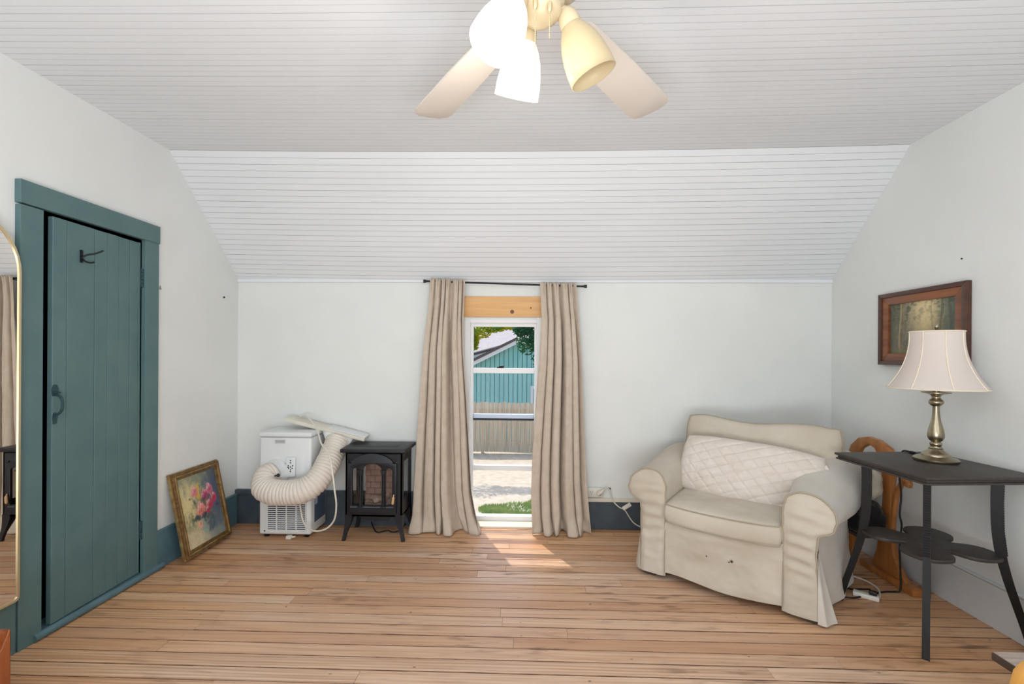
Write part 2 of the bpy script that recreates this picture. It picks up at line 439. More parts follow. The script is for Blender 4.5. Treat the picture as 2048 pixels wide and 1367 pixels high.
    L.new(ramp(grain, [(.3, (.5, .5, .5, 1)), (.7, (.36, .36, .36, 1))]), b.inputs['Roughness'])
    set_in(b, 'Specular IOR Level', .45)
    bp = N.new('ShaderNodeBump'); bp.inputs['Strength'].default_value = .12; bp.inputs['Distance'].default_value = .003
    L.new(grain, bp.inputs['Height']); L.new(bp.outputs[0], b.inputs['Normal'])
    return m
m_floor = floor_material()
m_grime_shade = M('joint_grime_shade', K(92, 62, 44), .8, var=16, col2=K(150, 106, 76), stretch=(.6, 1, 1), lo=.42, hi=.62)  # joint dirt, with the shade of the gaps also put into its colour

# ------------------------------------------------------------------ room shell
XL, XR, YB, YF = -2.13, 2.18, 3.382, -1.6
ZC, YC, ZK = 2.46, 2.71, 1.80          # flat ceiling, crease, knee wall top
floor = smesh('floor', MB().box(XL - .1, XR + .1, YF - .1, YB + .16, -.12, -.014), m_dark, 'worn pine floorboards running across the room', 'floor')
rows = int((YB + .012 - YF) / .0785)
for i in range(rows):
    y0 = YB + .012 - (i + 1) * .0785; y1 = y0 + .0785
    x = XL - .02 - random.random() * 1.4
    while x < XR + .02:
        x1 = x + random.uniform(1.3, 3.2)
        if XR - x1 < .35: x1 = XR + .02
        a, b_ = max(x, XL - .02), min(x1, XR + .02)
        if b_ > a + .02:
            g0, c, h = random.uniform(.0006, .0015), random.uniform(.0008, .0021), random.uniform(-.0008, 0)
            ya, yb = y0 + g0, y1 - g0
            a += .0006; b_ -= .0006
            prof = [(ya, -.012), (ya, h - c), (ya + c, h), (yb - c, h), (yb, h - c), (yb, -.012)]
            v = [(a, p, q) for p, q in prof] + [(b_, p, q) for p, q in prof]
            f = [(k, (k + 1) % 6, 6 + (k + 1) % 6, 6 + k) for k in range(6)] + [tuple(range(6))[::-1], tuple(range(6, 12))]
            pk = obj('plank', MB().add(v, f), m_floor, floor, weld=False); pk.data.materials.append(m_grime_shade)
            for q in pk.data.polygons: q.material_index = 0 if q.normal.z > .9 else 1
        x = x1

# back knee wall with the window opening
WX0, WX1, WZ0, WZ1 = -.445, .115, .0, 1.525
wb = MB()
wb.box(XL - .1, WX0, YB, YB + .16, -.1, 1.95).box(WX1, XR + .1, YB, YB + .16, -.1, 1.95).box(WX0, WX1, YB, YB + .16, WZ1, 1.95).box(WX0, WX1, YB, YB + .16, -.1, WZ0 - .012)
smesh('wall_back', wb, m_wall, 'low white knee wall with the curtained window', 'wall')
# left wall with door opening, gable shaped
DY0, DY1, DZ = 1.968, 2.513, 1.872
wl = MB()
wl.box(XL - .1, XL, YF - .1, DY0, -.1, 2.62).box(XL - .1, XL, DY1, YB + .05, -.1, 2.62).box(XL - .1, XL, DY0, DY1, DZ, 2.62)
smesh('wall_left', wl, m_wall, 'white plaster wall with the teal door', 'wall')
smesh('wall_right', MB().box(XR, XR + .1, YF - .1, YB + .05, -.1, 2.62), m_wall, 'white plaster wall behind the lamp table', 'wall')
smesh('wall_front', MB().box(XL - .1, XR + .1, YF - .12, YF, -.1, 2.62), m_wall, 'white wall behind the viewer', 'wall')
cl = MB().box(XL - .6, XL - .58, DY0 - .1, DY1 + .1, -.02, 2.0).box(XL - .6, XL - .1, DY0 - .12, DY0 - .1, -.02, 2.0).box(XL - .6, XL - .1, DY1 + .1, DY1 + .12, -.02, 2.0).box(XL - .6, XL - .1, DY0 - .12, DY1 + .12, 2.0, 2.02).box(XL - .6, XL - .1, DY0 - .12, DY1 + .12, -.04, -.02)
smesh('wall_closet', cl, m_dark, 'dark closet behind the teal door', 'wall')

# ceiling: backing + separate beaded boards that sag a little in the middle
def sag(x): return -.024 * (1 - ((x - .02) / 2.16) ** 2)
cb = MB().box(XL - .1, XR + .1, YF - .1, YC + .02, ZC + .03, ZC + .15)
sd = Vector((0, YB - YC, ZK - ZC)); sl_len = sd.length; sd.normalize(); sn = Vector((0, -sd.z, sd.y))  # sn points up/out
T_sl = axes((0, YC, ZC), (1, 0, 0), sd, sn)
cb.box(XL - .1, XR + .1, -.05, sl_len + .15, .03, .14, T=T_sl)
ceiling = smesh('ceiling', cb, m_dark, 'white beadboard ceiling, flat with a sloped side', 'ceiling')
def ceil_board(wd, T, gap):
    g = gap / 2; h = wd / 2
    prof = [(g, .014), (g, .0006), (g + .0005, 0), (h - .0007, 0), (h - .0005, .0025), (h + .0005, .0025), (h + .0007, 0), (wd - g - .0005, 0), (wd - g, .0006), (wd - g, .014)]
    n = 14; mb = MB(); np_ = len(prof); rows_ = []
    for i in range(n + 1):
        x = lerp(XL, XR, i / n)
        rows_.append([mb.bm.verts.new(T @ Vector((x, p, q)) + Vector((0, 0, sag(x)))) for p, q in prof])
    for i in range(n):
        for k in range(np_ - 1):
            mb.bm.faces.new((rows_[i][k], rows_[i][k + 1], rows_[i + 1][k + 1], rows_[i + 1][k]))
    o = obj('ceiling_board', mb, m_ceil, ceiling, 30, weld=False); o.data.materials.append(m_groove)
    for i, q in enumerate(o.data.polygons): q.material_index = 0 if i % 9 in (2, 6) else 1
    return o
BW = .0808
y = YC
while y > YF:
    ceil_board(BW - .007, axes((0, y - BW + .007, ZC), (1, 0, 0), (0, 1, 0), (0, 0, 1)), random.choice([.0012, .0016, .002, .0028])); y -= BW - .007
t = .0
while t < sl_len - .02:
    wd = min(BW, sl_len - t)
    ceil_board(wd, T_sl @ Matrix.Translation((0, t, 0)), random.choice([.0008, .001, .0014, .0026])); t += BW
smesh('trim_1', MB().box(XL, XR, YB - .012, YB, 1.775, 1.80, .003), m_ceil, 'thin white trim strip where the knee wall meets the slope', 'trim')

# baseboards
bb = MB().box(XL, -.46, YB - .022, YB, 0, .213).box(XL, -.46, YB - .03, YB, .215, .25, .004)
smesh('baseboard_back', bb, m_char, 'charcoal painted baseboard left of the window', 'baseboard')
smesh('baseboard_back.001', MB().box(.13, XR, YB - .022, YB, 0, .193, .002), m_char, 'charcoal painted baseboard right of the window', 'baseboard')
smesh('trim_2', MB().box(.13, XR, YB - .014, YB, .194, .222, .002), m_sill, 'cream strip of trim above the charcoal baseboard', 'trim')
smesh('baseboard_left', MB().box(XL, XL + .02, 2.607, YB - .03, 0, .205, .002).box(XL, XL + .024, 2.607, YB - .03, .205, .222, .003), m_tealblue, 'teal baseboard between door and corner', 'baseboard')
smesh('baseboard_left.001', MB().box(XL, XL + .02, YF, 1.87, 0, .222, .002), m_teal, 'teal baseboard below the mirror', 'baseboard')
smesh('baseboard_right', MB().box(XR - .012, XR, YF, YB - .02, 0, .198, .002).box(XR - .016, XR, YF, YB - .02, .201, .212, .003), m_whitebase, 'tall white baseboard along the right wall', 'baseboard')

# ------------------------------------------------------------------ door_1
door = struct('door_1', 'teal plank door with matching casing, slightly ajar', 'door')
XF = -2.105
obj('casing_board', MB().box(XL, XF, 1.874, DY0, 0, 1.868, .002), m_teal, door)
obj('casing_board', MB().box(XL, XF, DY1, 2.607, 0, 1.874, .002), m_teal, door)
obj('header_board', MB().box(XL, XF + .003, 1.872, 2.612, 1.874, 1.972, .002), m_teal, door)
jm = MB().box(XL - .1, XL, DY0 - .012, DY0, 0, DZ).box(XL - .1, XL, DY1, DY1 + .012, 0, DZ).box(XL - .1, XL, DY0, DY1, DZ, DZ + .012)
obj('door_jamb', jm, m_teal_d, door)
obj('threshold', MB().tube([(-2.108, 1.935, .018), (-2.108, 2.65, .018)], .018, 12).box(-2.2, -2.108, 1.94, 2.62, .002, .034), m_tealblue, door, 40)
ang = math.radians(2.2)
T_d = axes((-2.126, 2.505, 0), (math.sin(ang), -math.cos(ang), 0), (math.cos(ang), math.sin(ang), 0), (0, 0, 1))   # local x from hinge to free edge, y out of the face
cuts = [0, .016, .074, .142, .212, .285, .428, .497]
for a, b_ in zip(cuts, cuts[1:]):
    zt = 1.856 - random.random() * .002
    obj('plank', MB().box(a + .0012, b_ - .0012, -.024, random.uniform(-.0008, 0), .038, zt, .0015, T_d, 1), m_teal, door)
for z in (1.662, .27):
    hb = MB().box(-.014, .002, 0, .004, z - .052, z + .052, .001, T_d)
    for k in range(5): hb.tube([T_d @ Vector((-.004, .006, z - .05 + k * .0205)), T_d @ Vector((-.004, .006, z - .032 + k * .0205))], .0062, 8)
    obj('hinge', hb, m_teal_d, door, 40)
# thumb latch
lt = MB()
lt.prism([(-.012, .0), (.012, 0), (.016, .03), (.008, .05), (-.008, .05), (-.016, .03)], 0, .003, T_d @ axes((.484, .0, 1.055), (1, 0, 0), (0, 0, 1), (0, 1, 0)))
lt.prism([(-.008, -.05), (.008, -.05), (.012, -.02), (.006, 0), (-.006, 0), (-.012, -.02)], 0, .003, T_d @ axes((.484, .0, .98), (1, 0, 0), (0, 0, 1), (0, 1, 0)))
lt.tube([T_d @ Vector(p) for p in spline([(.484, .004, 1.06), (.484, .026, 1.05), (.484, .036, 1.02), (.484, .028, .985), (.484, .004, .965)], 5)], .0055, 8)
lt.box(.47, .498, .003, .016, 1.066, 1.072, .001, T_d)
obj('latch_handle', lt, m_teal_d, door, 40)
hk = MB().box(.352, .366, 0, .004, 1.676, 1.736, .001, T_d)
hk.tube([T_d @ Vector(p) for p in spline([(.359, .003, 1.70), (.35, .02, 1.714), (.335, .045, 1.724), (.318, .07, 1.742)], 5)], .004, 8)
hk.tube([T_d @ Vector(p) for p in spline([(.359, .003, 1.70), (.356, .014, 1.684), (.348, .03, 1.678), (.338, .045, 1.682)], 5)], .0038, 8)
obj('coat_hook', hk, m_metal_dk, door, 40)

# ------------------------------------------------------------------ window_1
win = struct('window_1', 'tall white sash window down to the floor', 'window')
YG = 3.50
fr = MB().box(WX0, WX0 + .035, YB + .02, YB + .16, 0, WZ1).box(WX1 - .035, WX1, YB + .02, YB + .16, 0, WZ1).box(WX0 + .035, WX1 - .035, YB + .04, YB + .16, 1.487, WZ1)
fr.box(WX0 + .035, WX0 + .05, YG - .03, YG + .03, 0, 1.487).box(WX1 - .05, WX1 - .035, YG - .03, YG + .03, 0, 1.487).box(WX0 + .05, WX1 - .05, YG - .03, YG + .03, 1.462, 1.487)
obj('window_frame', fr, m_white, win)
GX0, GX1 = WX0 + .05, WX1 - .05
obj('meeting_rail', MB().box(GX0, GX1, YG - .025, YG + .02, 1.112, 1.152, .003), m_white, win)
obj('lower_rail', MB().box(GX0, GX1, YG - .022, YG + .02, .384, .422, .003), m_white, win)
obj('bottom_rail', MB().box(GX0, GX1, YG - .03, YG + .03, .004, .045, .003), m_white, win)
obj('storm_bar', MB().box(GX0, GX1, YG + .012, YG + .05, .755, .768, .002), m_metal_dk, win)
obj('storm_bar_lit_top', MB().box(GX0, GX1, YG + .010, YG + .055, .769, .802, .006), M('sky_lit_pale_blue', K(196, 210, 232), .4), win)  # sky light on top of the dark bar, put into a pale strip
obj('sash_lock', MB().box(-.215, -.165, YG - .02, YG + .01, 1.152, 1.16, .002).tube([(-.2, YG - .012, 1.162), (-.16, YG - .016, 1.168)], .005, 8), m_metal_dk, win, 40)
for z0, z1 in ((1.152, 1.462), (.80, 1.112), (.422, .763), (.045, .384)):
    obj('pane', MB().box(GX0, GX1, YG - .002, YG + .002, z0, z1), m_glass, win)
obj('sill', MB().box(WX0 + .01, WX1 - .01, YB - .03, YG - .03, -.008, .012, .003), m_sill, win)
hd = smesh('trim_3', MB().box(-.5, .17, YB - .02, YB, 1.525, 1.673, .002), m_pine, 'raw pine header board above the window', 'trim')
obj('knot', MB().lathe([(0, .0015), (.009, .001), (.0145, 0)], 16, axes((-.1, YB - .02, 1.562), (1, 0, 0), (0, 0, 1), (0, -1, 0))), m_knot, hd, 60)
obj('knot', MB().lathe([(0, .0015), (.003, .001), (.006, 0)], 12, axes((.035, YB - .02, 1.59), (1, 0, 0), (0, 0, 1), (0, -1, 0))), m_knot, hd, 60)

# ------------------------------------------------------------------ curtains and rod
rod = thing('curtain_rod', 'thin black curtain rod tilted slightly over the window', 'curtain rod', (-.15, 3.312, 1.755))
ra, rb = Vector((-.70, 3.312, 1.774)), Vector((.395, 3.312, 1.739))
obj('rod', MB().tube([ra, rb], .0065, 10), m_black, rod, 60, world=True)
for p, d in ((ra, -1), (rb, 1)):
    obj('finial', MB().tube([p, p + Vector((.012 * d, 0, 0)), p + Vector((.02 * d, 0, 0)), p + Vector((.034 * d, 0, 0)), p + Vector((.036 * d, 0, 0))], [.007, .0075, .011, .0125, .009], 12), m_black, rod, 50, world=True)
for p in (ra.lerp(rb, .04), ra.lerp(rb, .96)):
    obj('bracket', MB().box(p.x - .006, p.x + .006, 3.312, YB, p.z - .012, p.z - .006).box(p.x - .01, p.x + .01, YB - .004, YB, p.z - .035, p.z + .015), m_black, rod, world=True)

def curtain(label, left, right, nf, seed, ztop0, ztop1):
    rnd = random.Random(seed)
    ph = [rnd.uniform(0, 6.28) for _ in range(6)]
    left = sorted(left); right = sorted(right)
    def fn(u, v):
        s = v ** 1.0
        zt = lerp(ztop0, ztop1, u)
        z = lerp(zt, .006, s)
        xa, xb = interp(left, z), interp(right, z)
        # uneven fold spacing
        uu = u + .030 * math.sin(2 * PI * u * 2 + ph[0]) + .018 * math.sin(2 * PI * u * 3.0 + ph[1] + v * .8)
        ang_ = 2 * PI * nf * uu + .7 * math.sin(2.2 * v + ph[2]) * v
        sharp = 1 - 2 * (.5 - .5 * math.sin(ang_)) ** 2.6
        amp = lerp(.018, .052, smooth01(0, .35, s)) * (1 + .35 * math.sin(2 * PI * u * 1.5 + ph[3]))
        y = 3.300 - sharp * amp * .8 - .012 * s
        x = lerp(xa, xb, u) - .007 * smooth01(.03, .3, s) * math.cos(ang_)
        # pleat header pinches
        if s < .09:
            k = 1 - s / .09
            y += -.008 * k * math.sin(ang_ * 2 + 1) - .004 * k
            z += .006 * k * math.sin(ang_ * 3 + ph[4])
        # pooling at the floor
        q = smooth01(.93, 1.0, s)
        y -= q * (.035 + .03 * math.sin(2 * PI * u * 2.3 + ph[5]))
        x += q * .014 * math.sin(2 * PI * u * 5 + ph[4])
        y += .004 * nz(u * 9, v * 6, seed) + .003 * nz(u * 30, v * 20, seed + 4)
        if z < .006: z = .006
        return (x, min(y, 3.345), z)
    o = obj('curtain', MB().grid(fn, 170, 110), m_linen, None, 180)
    tag(o, label, 'curtain')
    sm = o.modifiers.new('thickness', 'SOLIDIFY'); sm.thickness = .0022
    return o
curtain('taupe linen curtain hanging left of the window, next to black stove',
        [(1.781, -.681), (1.567, -.694), (1.28, -.721), (.743, -.754), (.277, -.78), (.008, -.793)],
        [(1.76, -.433), (1.496, -.439), (1.282, -.43), (.925, -.403), (.568, -.383), (.283, -.367), (.122, -.337), (.016, -.294)], 6, 3, 1.788, 1.778)
curtain('taupe linen curtain hanging right of the window, next to wall outlet',
        [(1.74, .099), (1.498, .114), (1.213, .102), (.929, .082), (.573, .059), (.289, .05), (.004, .059)],
        [(1.754, .353), (1.499, .376), (1.215, .399), (.755, .419), (.365, .436), (0, .47)], 5, 11, 1.762, 1.754)

# ------------------------------------------------------------------ arched mirror on the left wall
mir = thing('arched_mirror', 'tall arched mirror with thin gold frame at the left edge, beside teal door', 'mirror', (-2.09, 1.63, .226))
def arch_out(y0, y1, z0, zs, rc=.018, n=22):
    R = (y1 - y0) / 2; cy_ = (y0 + y1) / 2
    return [(y0 + rc, z0), (y1 - rc, z0)] + arc(y1 - rc, z0 + rc, rc, -90, 0, 4) + arc(cy_, zs, R, 0, 180, n) + arc(y0 + rc, z0 + rc, rc, 180, 270, 4)
_p = Matrix.Translation((-2.09, 1.86, 0)); T_yz = _p @ Matrix.Rotation(math.radians(2.4), 4, 'Z') @ _p.inverted() @ axes((0, 0, 0), (0, 1, 0), (0, 0, 1), (1, 0, 0))
oo = arch_out(1.395, 1.86, .226, 1.577)
ii = arch_out(1.404, 1.851, .235, 1.577, .012)
obj('mirror_frame', MB().plate(oo, [ii], .012, T_yz @ Matrix.Translation((0, 0, -2.089))), m_gold, mir, 40, world=True)
m_mirror, _n, _b = new_mat('mirror_silver'); set_in(_b, 'Metallic', 1.0); set_in(_b, 'Roughness', .015); set_in(_b, 'Base Color', (.86, .84, .80, 1))
obj('mirror_glass', MB().prism(arch_out(1.402, 1.853, .233, 1.577, .012), -2.1, -2.0875, T_yz), m_mirror, mir, world=True)

# ------------------------------------------------------------------ framed pictures
def frame_picture(name, label, T, wd, ht, rails, inset_w, img, parts_mat, img_res=(90, 110)):
    """T: local x right, y up, z out of the picture; rails: list of (w0, w1, depth, material) from the outer edge inwards"""
    root = thing(name, label, 'picture', tuple(T.to_translation()))
    for nm, w0, w1, z0, z1, mt in rails:
        corners = lambda q: [(q, q), (wd - q, q), (wd - q, ht - q), (q, ht - q)]
        o4, i4 = corners(w0), corners(w1)
        for k in range(4):
            a, b_, c_, d_ = o4[k], o4[(k + 1) % 4], i4[(k + 1) % 4], i4[k]
            obj(nm, MB().prism([a, b_, c_, d_], z0, z1, T, .0025), mt, root, 40, world=True)
    w = inset_w
    nu, nv = img_res
    o = obj('painting', MB().grid(lambda u, v: (lerp(w, wd - w, u), lerp(w, ht - w, v), .006), nu, nv, T=T), m_paint, root, world=True, weld=False)
    cols = [img(i / nu, j / nv) for i in range(nu + 1) for j in range(nv + 1)]
    vcol(o, lambda i, co: cols[i])
    obj('backing', MB().box(.004, wd - .004, .004, ht - .004, 0, .005, T=T), m_brown, root, world=True)
    return root
def mixc(a, b_, t): return tuple(lerp(x, y_, t) for x, y_ in zip(a, b_))
def floral(u, v):
    br = nz(u * 9, v * 7, 1.3) * .6 + nz(u * 24, v * 16, 4.4) * .55 + nz(u * 50, v * 40, 9.4) * .35
    c = mixc(K(224, 206, 152), K(104, 118, 128), smooth01(.25, .8, u + br * .35))
    c = mixc(c, K(132, 136, 118), smooth01(.70, 1.0, v + br * .25) * .85)
    c = mixc(c, K(122, 126, 104), smooth01(.55, .2, v + br * .2) * smooth01(.5, .1, u + br * .2) * .8)
    c = mixc(c, K(70, 84, 112), smooth01(.60, .9, u + br * .3) * smooth01(.2, .6, v) * .75)
    c = mixc(c, K(108, 92, 128), smooth01(.35, .7, br) * smooth01(.6, .8, u) * smooth01(.6, .3, v) * .6)
    tb = smooth01(.24, .14, v + .12 * (u - .5) + br * .10)
    c = mixc(c, mixc(K(220, 202, 164), K(140, 146, 142), smooth01(.3, .8, u + br * .2)), tb)
    d = math.hypot((u - .58) / .21, (v - .25) / .17) + br * .12
    if d < 1.05: c = mixc(c, mixc(K(156, 172, 160), K(78, 98, 110), smooth01(-.5, .6, (u - .58) / .21 - br * .9)), smooth01(1.05, .8, d) * .85)
    d = math.hypot((u - .55) / .34, (v - .55) / .25) + br * .8
    c = mixc(c, K(78, 88, 70), smooth01(1.0, .4, d) * .6)
    d = math.hypot((u - .47) / .075, (v - .72) / .17) + br * .8
    c = mixc(c, K(222, 184, 70), smooth01(1, .5, d) * .85)
    for fu, fv, fr_, col in ((.38, .75, .085, K(228, 132, 138)), (.46, .47, .115, K(232, 136, 122)), (.62, .66, .085, K(196, 70, 116)), (.76, .72, .08, K(206, 106, 136)),
                             (.70, .50, .085, K(192, 60, 90)), (.83, .57, .085, K(198, 66, 102)), (.37, .28, .065, K(236, 170, 148)), (.64, .43, .06, K(184, 58, 84))):
        a = math.atan2(v - fv, u - fu)
        d = math.hypot(u - fu, (v - fv) * 1.15) / fr_ + nz(u * 30 + fu * 9, v * 26, fv * 9) * .55
        if d < 1.15:
            pet = .5 + .5 * nz(u * 42 + fv * 20, v * 38, fu * 30) * 1.8
            cc = mixc(mixc(col, mixc(K(90, 20, 40), col, .35), smooth01(.55, .1, d) * .5), K(252, 222, 212), max(0, min(1, pet)) * smooth01(-.2, .8, (v - fv) / fr_ - (u - fu) / fr_ * .6) * .8)
            c = mixc(c, cc, smooth01(1.12, .85, d))
    for fu, fv, fr_ in ((.24, .67, .04), (.40, .36, .07), (.30, .38, .06), (.56, .60, .05), (.52, .38, .06), (.9, .45, .05), (.33, .62, .05)):
        d = math.hypot(u - fu, (v - fv) * 1.6) / fr_ + br * 1.1
        c = mixc(c, K(56, 74, 84), smooth01(1.1, .4, d) * .75)
    k = 1 + br * .22
    return (c[0] * k, c[1] * k, c[2] * k, 1)
def forest(u, v):
    br = nz(u * 14, v * 10, 8.2) * .5 + nz(u * 34, v * 24, 2.2) * .5
    glow = math.exp(-((u - .56) / .22) ** 2) * smooth01(.1, .7, v)
    c = mixc(K(112, 112, 96), K(226, 204, 156), min(1, glow * 1.1 + br * .25))
    c = mixc(c, K(86, 100, 88), smooth01(.62, .95, u + br * .3) * .8)
    c = mixc(c, K(104, 106, 92), smooth01(.3, .05, u + br * .15) * .8)
    leaf = nz(u * 20, v * 16, 5.5) + nz(u * 44, v * 36, 1.1) * .6
    c = mixc(c, K(74, 84, 66), smooth01(.15, .5, leaf) * smooth01(.45, .8, v) * (1 - glow * .6) * .9)
    for tu, tw, col in ((.17, .014, K(190, 160, 110)), (.22, .010, K(150, 124, 84)), (.1, .012, K(120, 104, 78)), (.78, .016, K(98, 92, 74)), (.9, .02, K(84, 84, 70)), (.66, .008, K(160, 140, 100))):
        d = abs(u - tu - .015 * math.sin(v * 5 + tu * 20)) / tw
        c = mixc(c, col, smooth01(1.2, .5, d) * .75)
    c = mixc(c, K(120, 116, 84), smooth01(.2, .05, v + br * .1) * .7)
    c = mixc(c, K(196, 176, 120), smooth01(.35, .6, br) * .4)
    return (c[0], c[1], c[2], 1)
vv_ = Vector((-.105, 0, .513)).normalized()
T_fl = axes((-2.012, 2.694, .012), (0, 1, 0), vv_, Vector((0, 1, 0)).cross(vv_))
frame_picture('framed_painting', 'gilt framed painting of pink roses in a vase leaning on the left wall', T_fl, .43, .523,
              [('frame_edge', 0, .008, -.010, .008, m_gilt_l), ('frame_rail', .008, .022, -.010, .020, m_gilt), ('frame_bead', .022, .030, -.004, .024, m_gilt_l), ('frame_liner', .030, .046, -.002, .014, m_gilt)], .044, floral, None)
T_rp = axes((2.178, 2.905, 1.204), (0, -1, 0), (0, 0, 1), (-1, 0, 0))
frame_picture('framed_landscape', 'wood framed forest landscape hanging on the right wall above lamp', T_rp, .568, .424,
              [('frame_rail', 0, .024, 0, .03, m_cherry_d), ('frame_rail', .024, .068, 0, .022, m_cherry)], .066, forest, None, (110, 80))

# ------------------------------------------------------------------ portable air conditioner
ac = thing('portable_air_conditioner', 'white portable air conditioner with coiled hose against the back wall', 'air conditioner', (-1.63, 3.235, 0))
A0, A1, AY0, AY1 = -1.805, -1.448, 3.105, 3.352
obj('body', MB().box(A0, A1, AY0, AY1, .022, .682, .016, seg=3), m_ac, ac, 40, world=True)
obj('top_lid', MB().box(A0 - .004, A1 + .004, AY0 - .005, AY1, .684, .716, .010, seg=3), m_ac, ac, 40, world=True)
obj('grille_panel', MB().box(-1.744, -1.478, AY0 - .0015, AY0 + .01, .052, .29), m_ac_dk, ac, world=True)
gs = MB()
for k in range(17): gs.box(-1.746, -1.476, AY0 - .007, AY0, .054 + k * .0138, .0605 + k * .0138)
for x in (-1.746, -1.682, -1.615, -1.548, -1.481): gs.box(x, x + .006, AY0 - .009, AY0, .05, .29)
gs.box(-1.752, -1.47, AY0 - .008, AY0, .046, .053)
obj('grille_slats', gs, m_ac, ac, world=True, kind='stuff')
obj('grip_recess', MB().plate([(-1.70, .64), (-1.62, .64), (-1.62, .67), (-1.70, .67)], [[(-1.694, .645), (-1.626, .645), (-1.626, .665), (-1.694, .665)]], .006, axes((0, AY0 - .002, 0), (1, 0, 0), (0, 0, 1), (0, -1, 0)), .001), m_ac, ac, 40, world=True)
obj('grip_shade', MB().box(-1.694, -1.626, AY0 - .0012, AY0 + .002, .645, .665), M('grip_shade_grey', K(176, 176, 174), .5), ac, world=True)  # flat grey patch, shade of the recess put into its colour
obj('access_panel', MB().box(-1.545, -1.49, AY0 - .0015, AY0 + .004, .30, .56, .004), m_ac, ac, 40, world=True)
for x in (-1.765, -1.50):
    obj('screw', MB().lathe([(0, .002), (.004, .0015), (.005, 0)], 10, axes((x, AY0, .048), (1, 0, 0), (0, 0, 1), (0, -1, 0))), m_metal_dk, ac, 40, world=True)
for x in (A0 + .04, A1 - .04):
    for y in (AY0 + .03, AY1 - .04):
        obj('caster', MB().tube([(x - .012, y, .0125), (x + .012, y, .0125)], .0125, 12), m_metal_dk, ac, 40, world=True)
obj('side_label', MB().box(A1 - .001, A1 + .0012, AY0 + .055, AY1 - .02, .09, .33, .0005), m_label, ac, world=True)
obj('side_label_patch', MB().box(A1, A1 + .002, AY0 + .06, AY0 + .10, .21, .33, .0005), m_label_l, ac, world=True)
# corrugated hose
hp = spline([(-1.70, 3.10, .44), (-1.725, 3.05, .42), (-1.70, 2.995, .375), (-1.63, 2.965, .355), (-1.54, 2.96, .352), (-1.45, 2.965, .362), (-1.39, 2.99, .392), (-1.35, 3.04, .445), (-1.332, 3.11, .515), (-1.326, 3.18, .58), (-1.322, 3.24, .635)], 44)
rr = []
L_ = 0.0
for i, p in enumerate(hp):
    if i: L_ += (p - hp[i - 1]).length
    endk = smooth01(0, .02, i / (len(hp) - 1))
    rr.append((.079 + .0035 * nz(i * .05, 2.2)) * (.93 + .105 * abs(math.sin(L_ * PI / .021)) ** .6))
obj('exhaust_hose', MB().tube(hp, rr, 30), m_hose, ac, 180, world=True)
obj('hose_collar', MB().tube([(-1.69, AY0 + .004, .44), (-1.695, AY0 - .02, .44)], [.098, .092], 30), m_ac, ac, 40, world=True)
obj('drain_plug', MB().tube([(-1.615, 3.0, .452), (-1.608, 2.985, .458)], .011, 12).tube([(-1.64, 3.0, .448), (-1.612, 2.996, .454)], .005, 8), m_metal_dk, ac, 40, world=True)
# window slider kit leaning over the unit, with its flared adapter
pa, pb = Vector((-1.70, 3.28, .788)), Vector((-1.135, 3.30, .648))
dx = (pb - pa).normalized(); dn = Vector((.0, -.06, 1)); dn = (dn - dx * dn.dot(dx)).normalized(); dy = dn.cross(dx)
T_pan = axes(tuple(pa), dx, dy, dn); plen = (pb - pa).length
sk = MB().box(0, plen, -.055, .055, -.012, .014, .004, T_pan)
obj('window_panel', sk, m_ac_w, ac, 40, world=True)
obj('panel_edge', MB().box(.31, plen + .002, -.057, .057, .015, .020, .002, T_pan), m_ac, ac, 40, world=True)
ad = MB()
ad.grid(lambda u, v: tuple(Vector((lerp(-1.322, -1.335, v), lerp(3.245, 3.285, v), lerp(.625, .69, v))) + (dx * math.cos(2 * PI * u) * lerp(.082, .125, v) + dy * math.sin(2 * PI * u) * lerp(.078, .045, v))), 32, 6, cu=True)
obj('hose_adapter', ad, m_ac, ac, 60, world=True)
cp = spline([(-1.62, 3.30, .795), (-1.56, 3.26, .81), (-1.50, 3.2, .79), (-1.42, 3.13, .735), (-1.34, 3.02, .66), (-1.252, 2.93, .615), (-1.208, 2.88, .516), (-1.191, 2.88, .39), (-1.193, 2.91, .289), (-1.224, 2.95, .182), (-1.291, 2.97, .116), (-1.386, 3.0, .096), (-1.462, 3.04, .13), (-1.499, 3.07, .205), (-1.513, 3.08, .272)], 6)
obj('power_cord', MB().tube(cp, .0058, 8), m_cord_w, ac, 60, world=True)
obj('power_plug', MB().box(-1.605, -1.57, 3.075, 3.105, .002, .026, .005).tube([(-1.57, 3.09, .014), (-1.545, 3.09, .018)], .006, 8), m_cord_w, ac, 40, world=True)
rc_ = thing('remote_control', 'white remote control clipped to the front of the air conditioner', 'remote control', (-1.58, AY0 - .004, .42))
obj('remote_body', MB().box(-1.612, -1.548, AY0 - .018, AY0 - .004, .418, .552, .006), m_ac, rc_, 40, world=True)
bt = [(-1.58, .53), (-1.58, .515), (-1.595, .495), (-1.565, .495), (-1.58, .487), (-1.592, .478), (-1.568, .478), (-1.58, .468), (-1.58, .456), (-1.596, .484)]
for x, z in bt:
    obj('button', MB().lathe([(0, .0025), (.0038, .002), (.0045, 0)], 10, axes((x, AY0 - .018, z), (1, 0, 0), (0, 0, 1), (0, -1, 0))), m_metal_dk, rc_, 40, world=True)

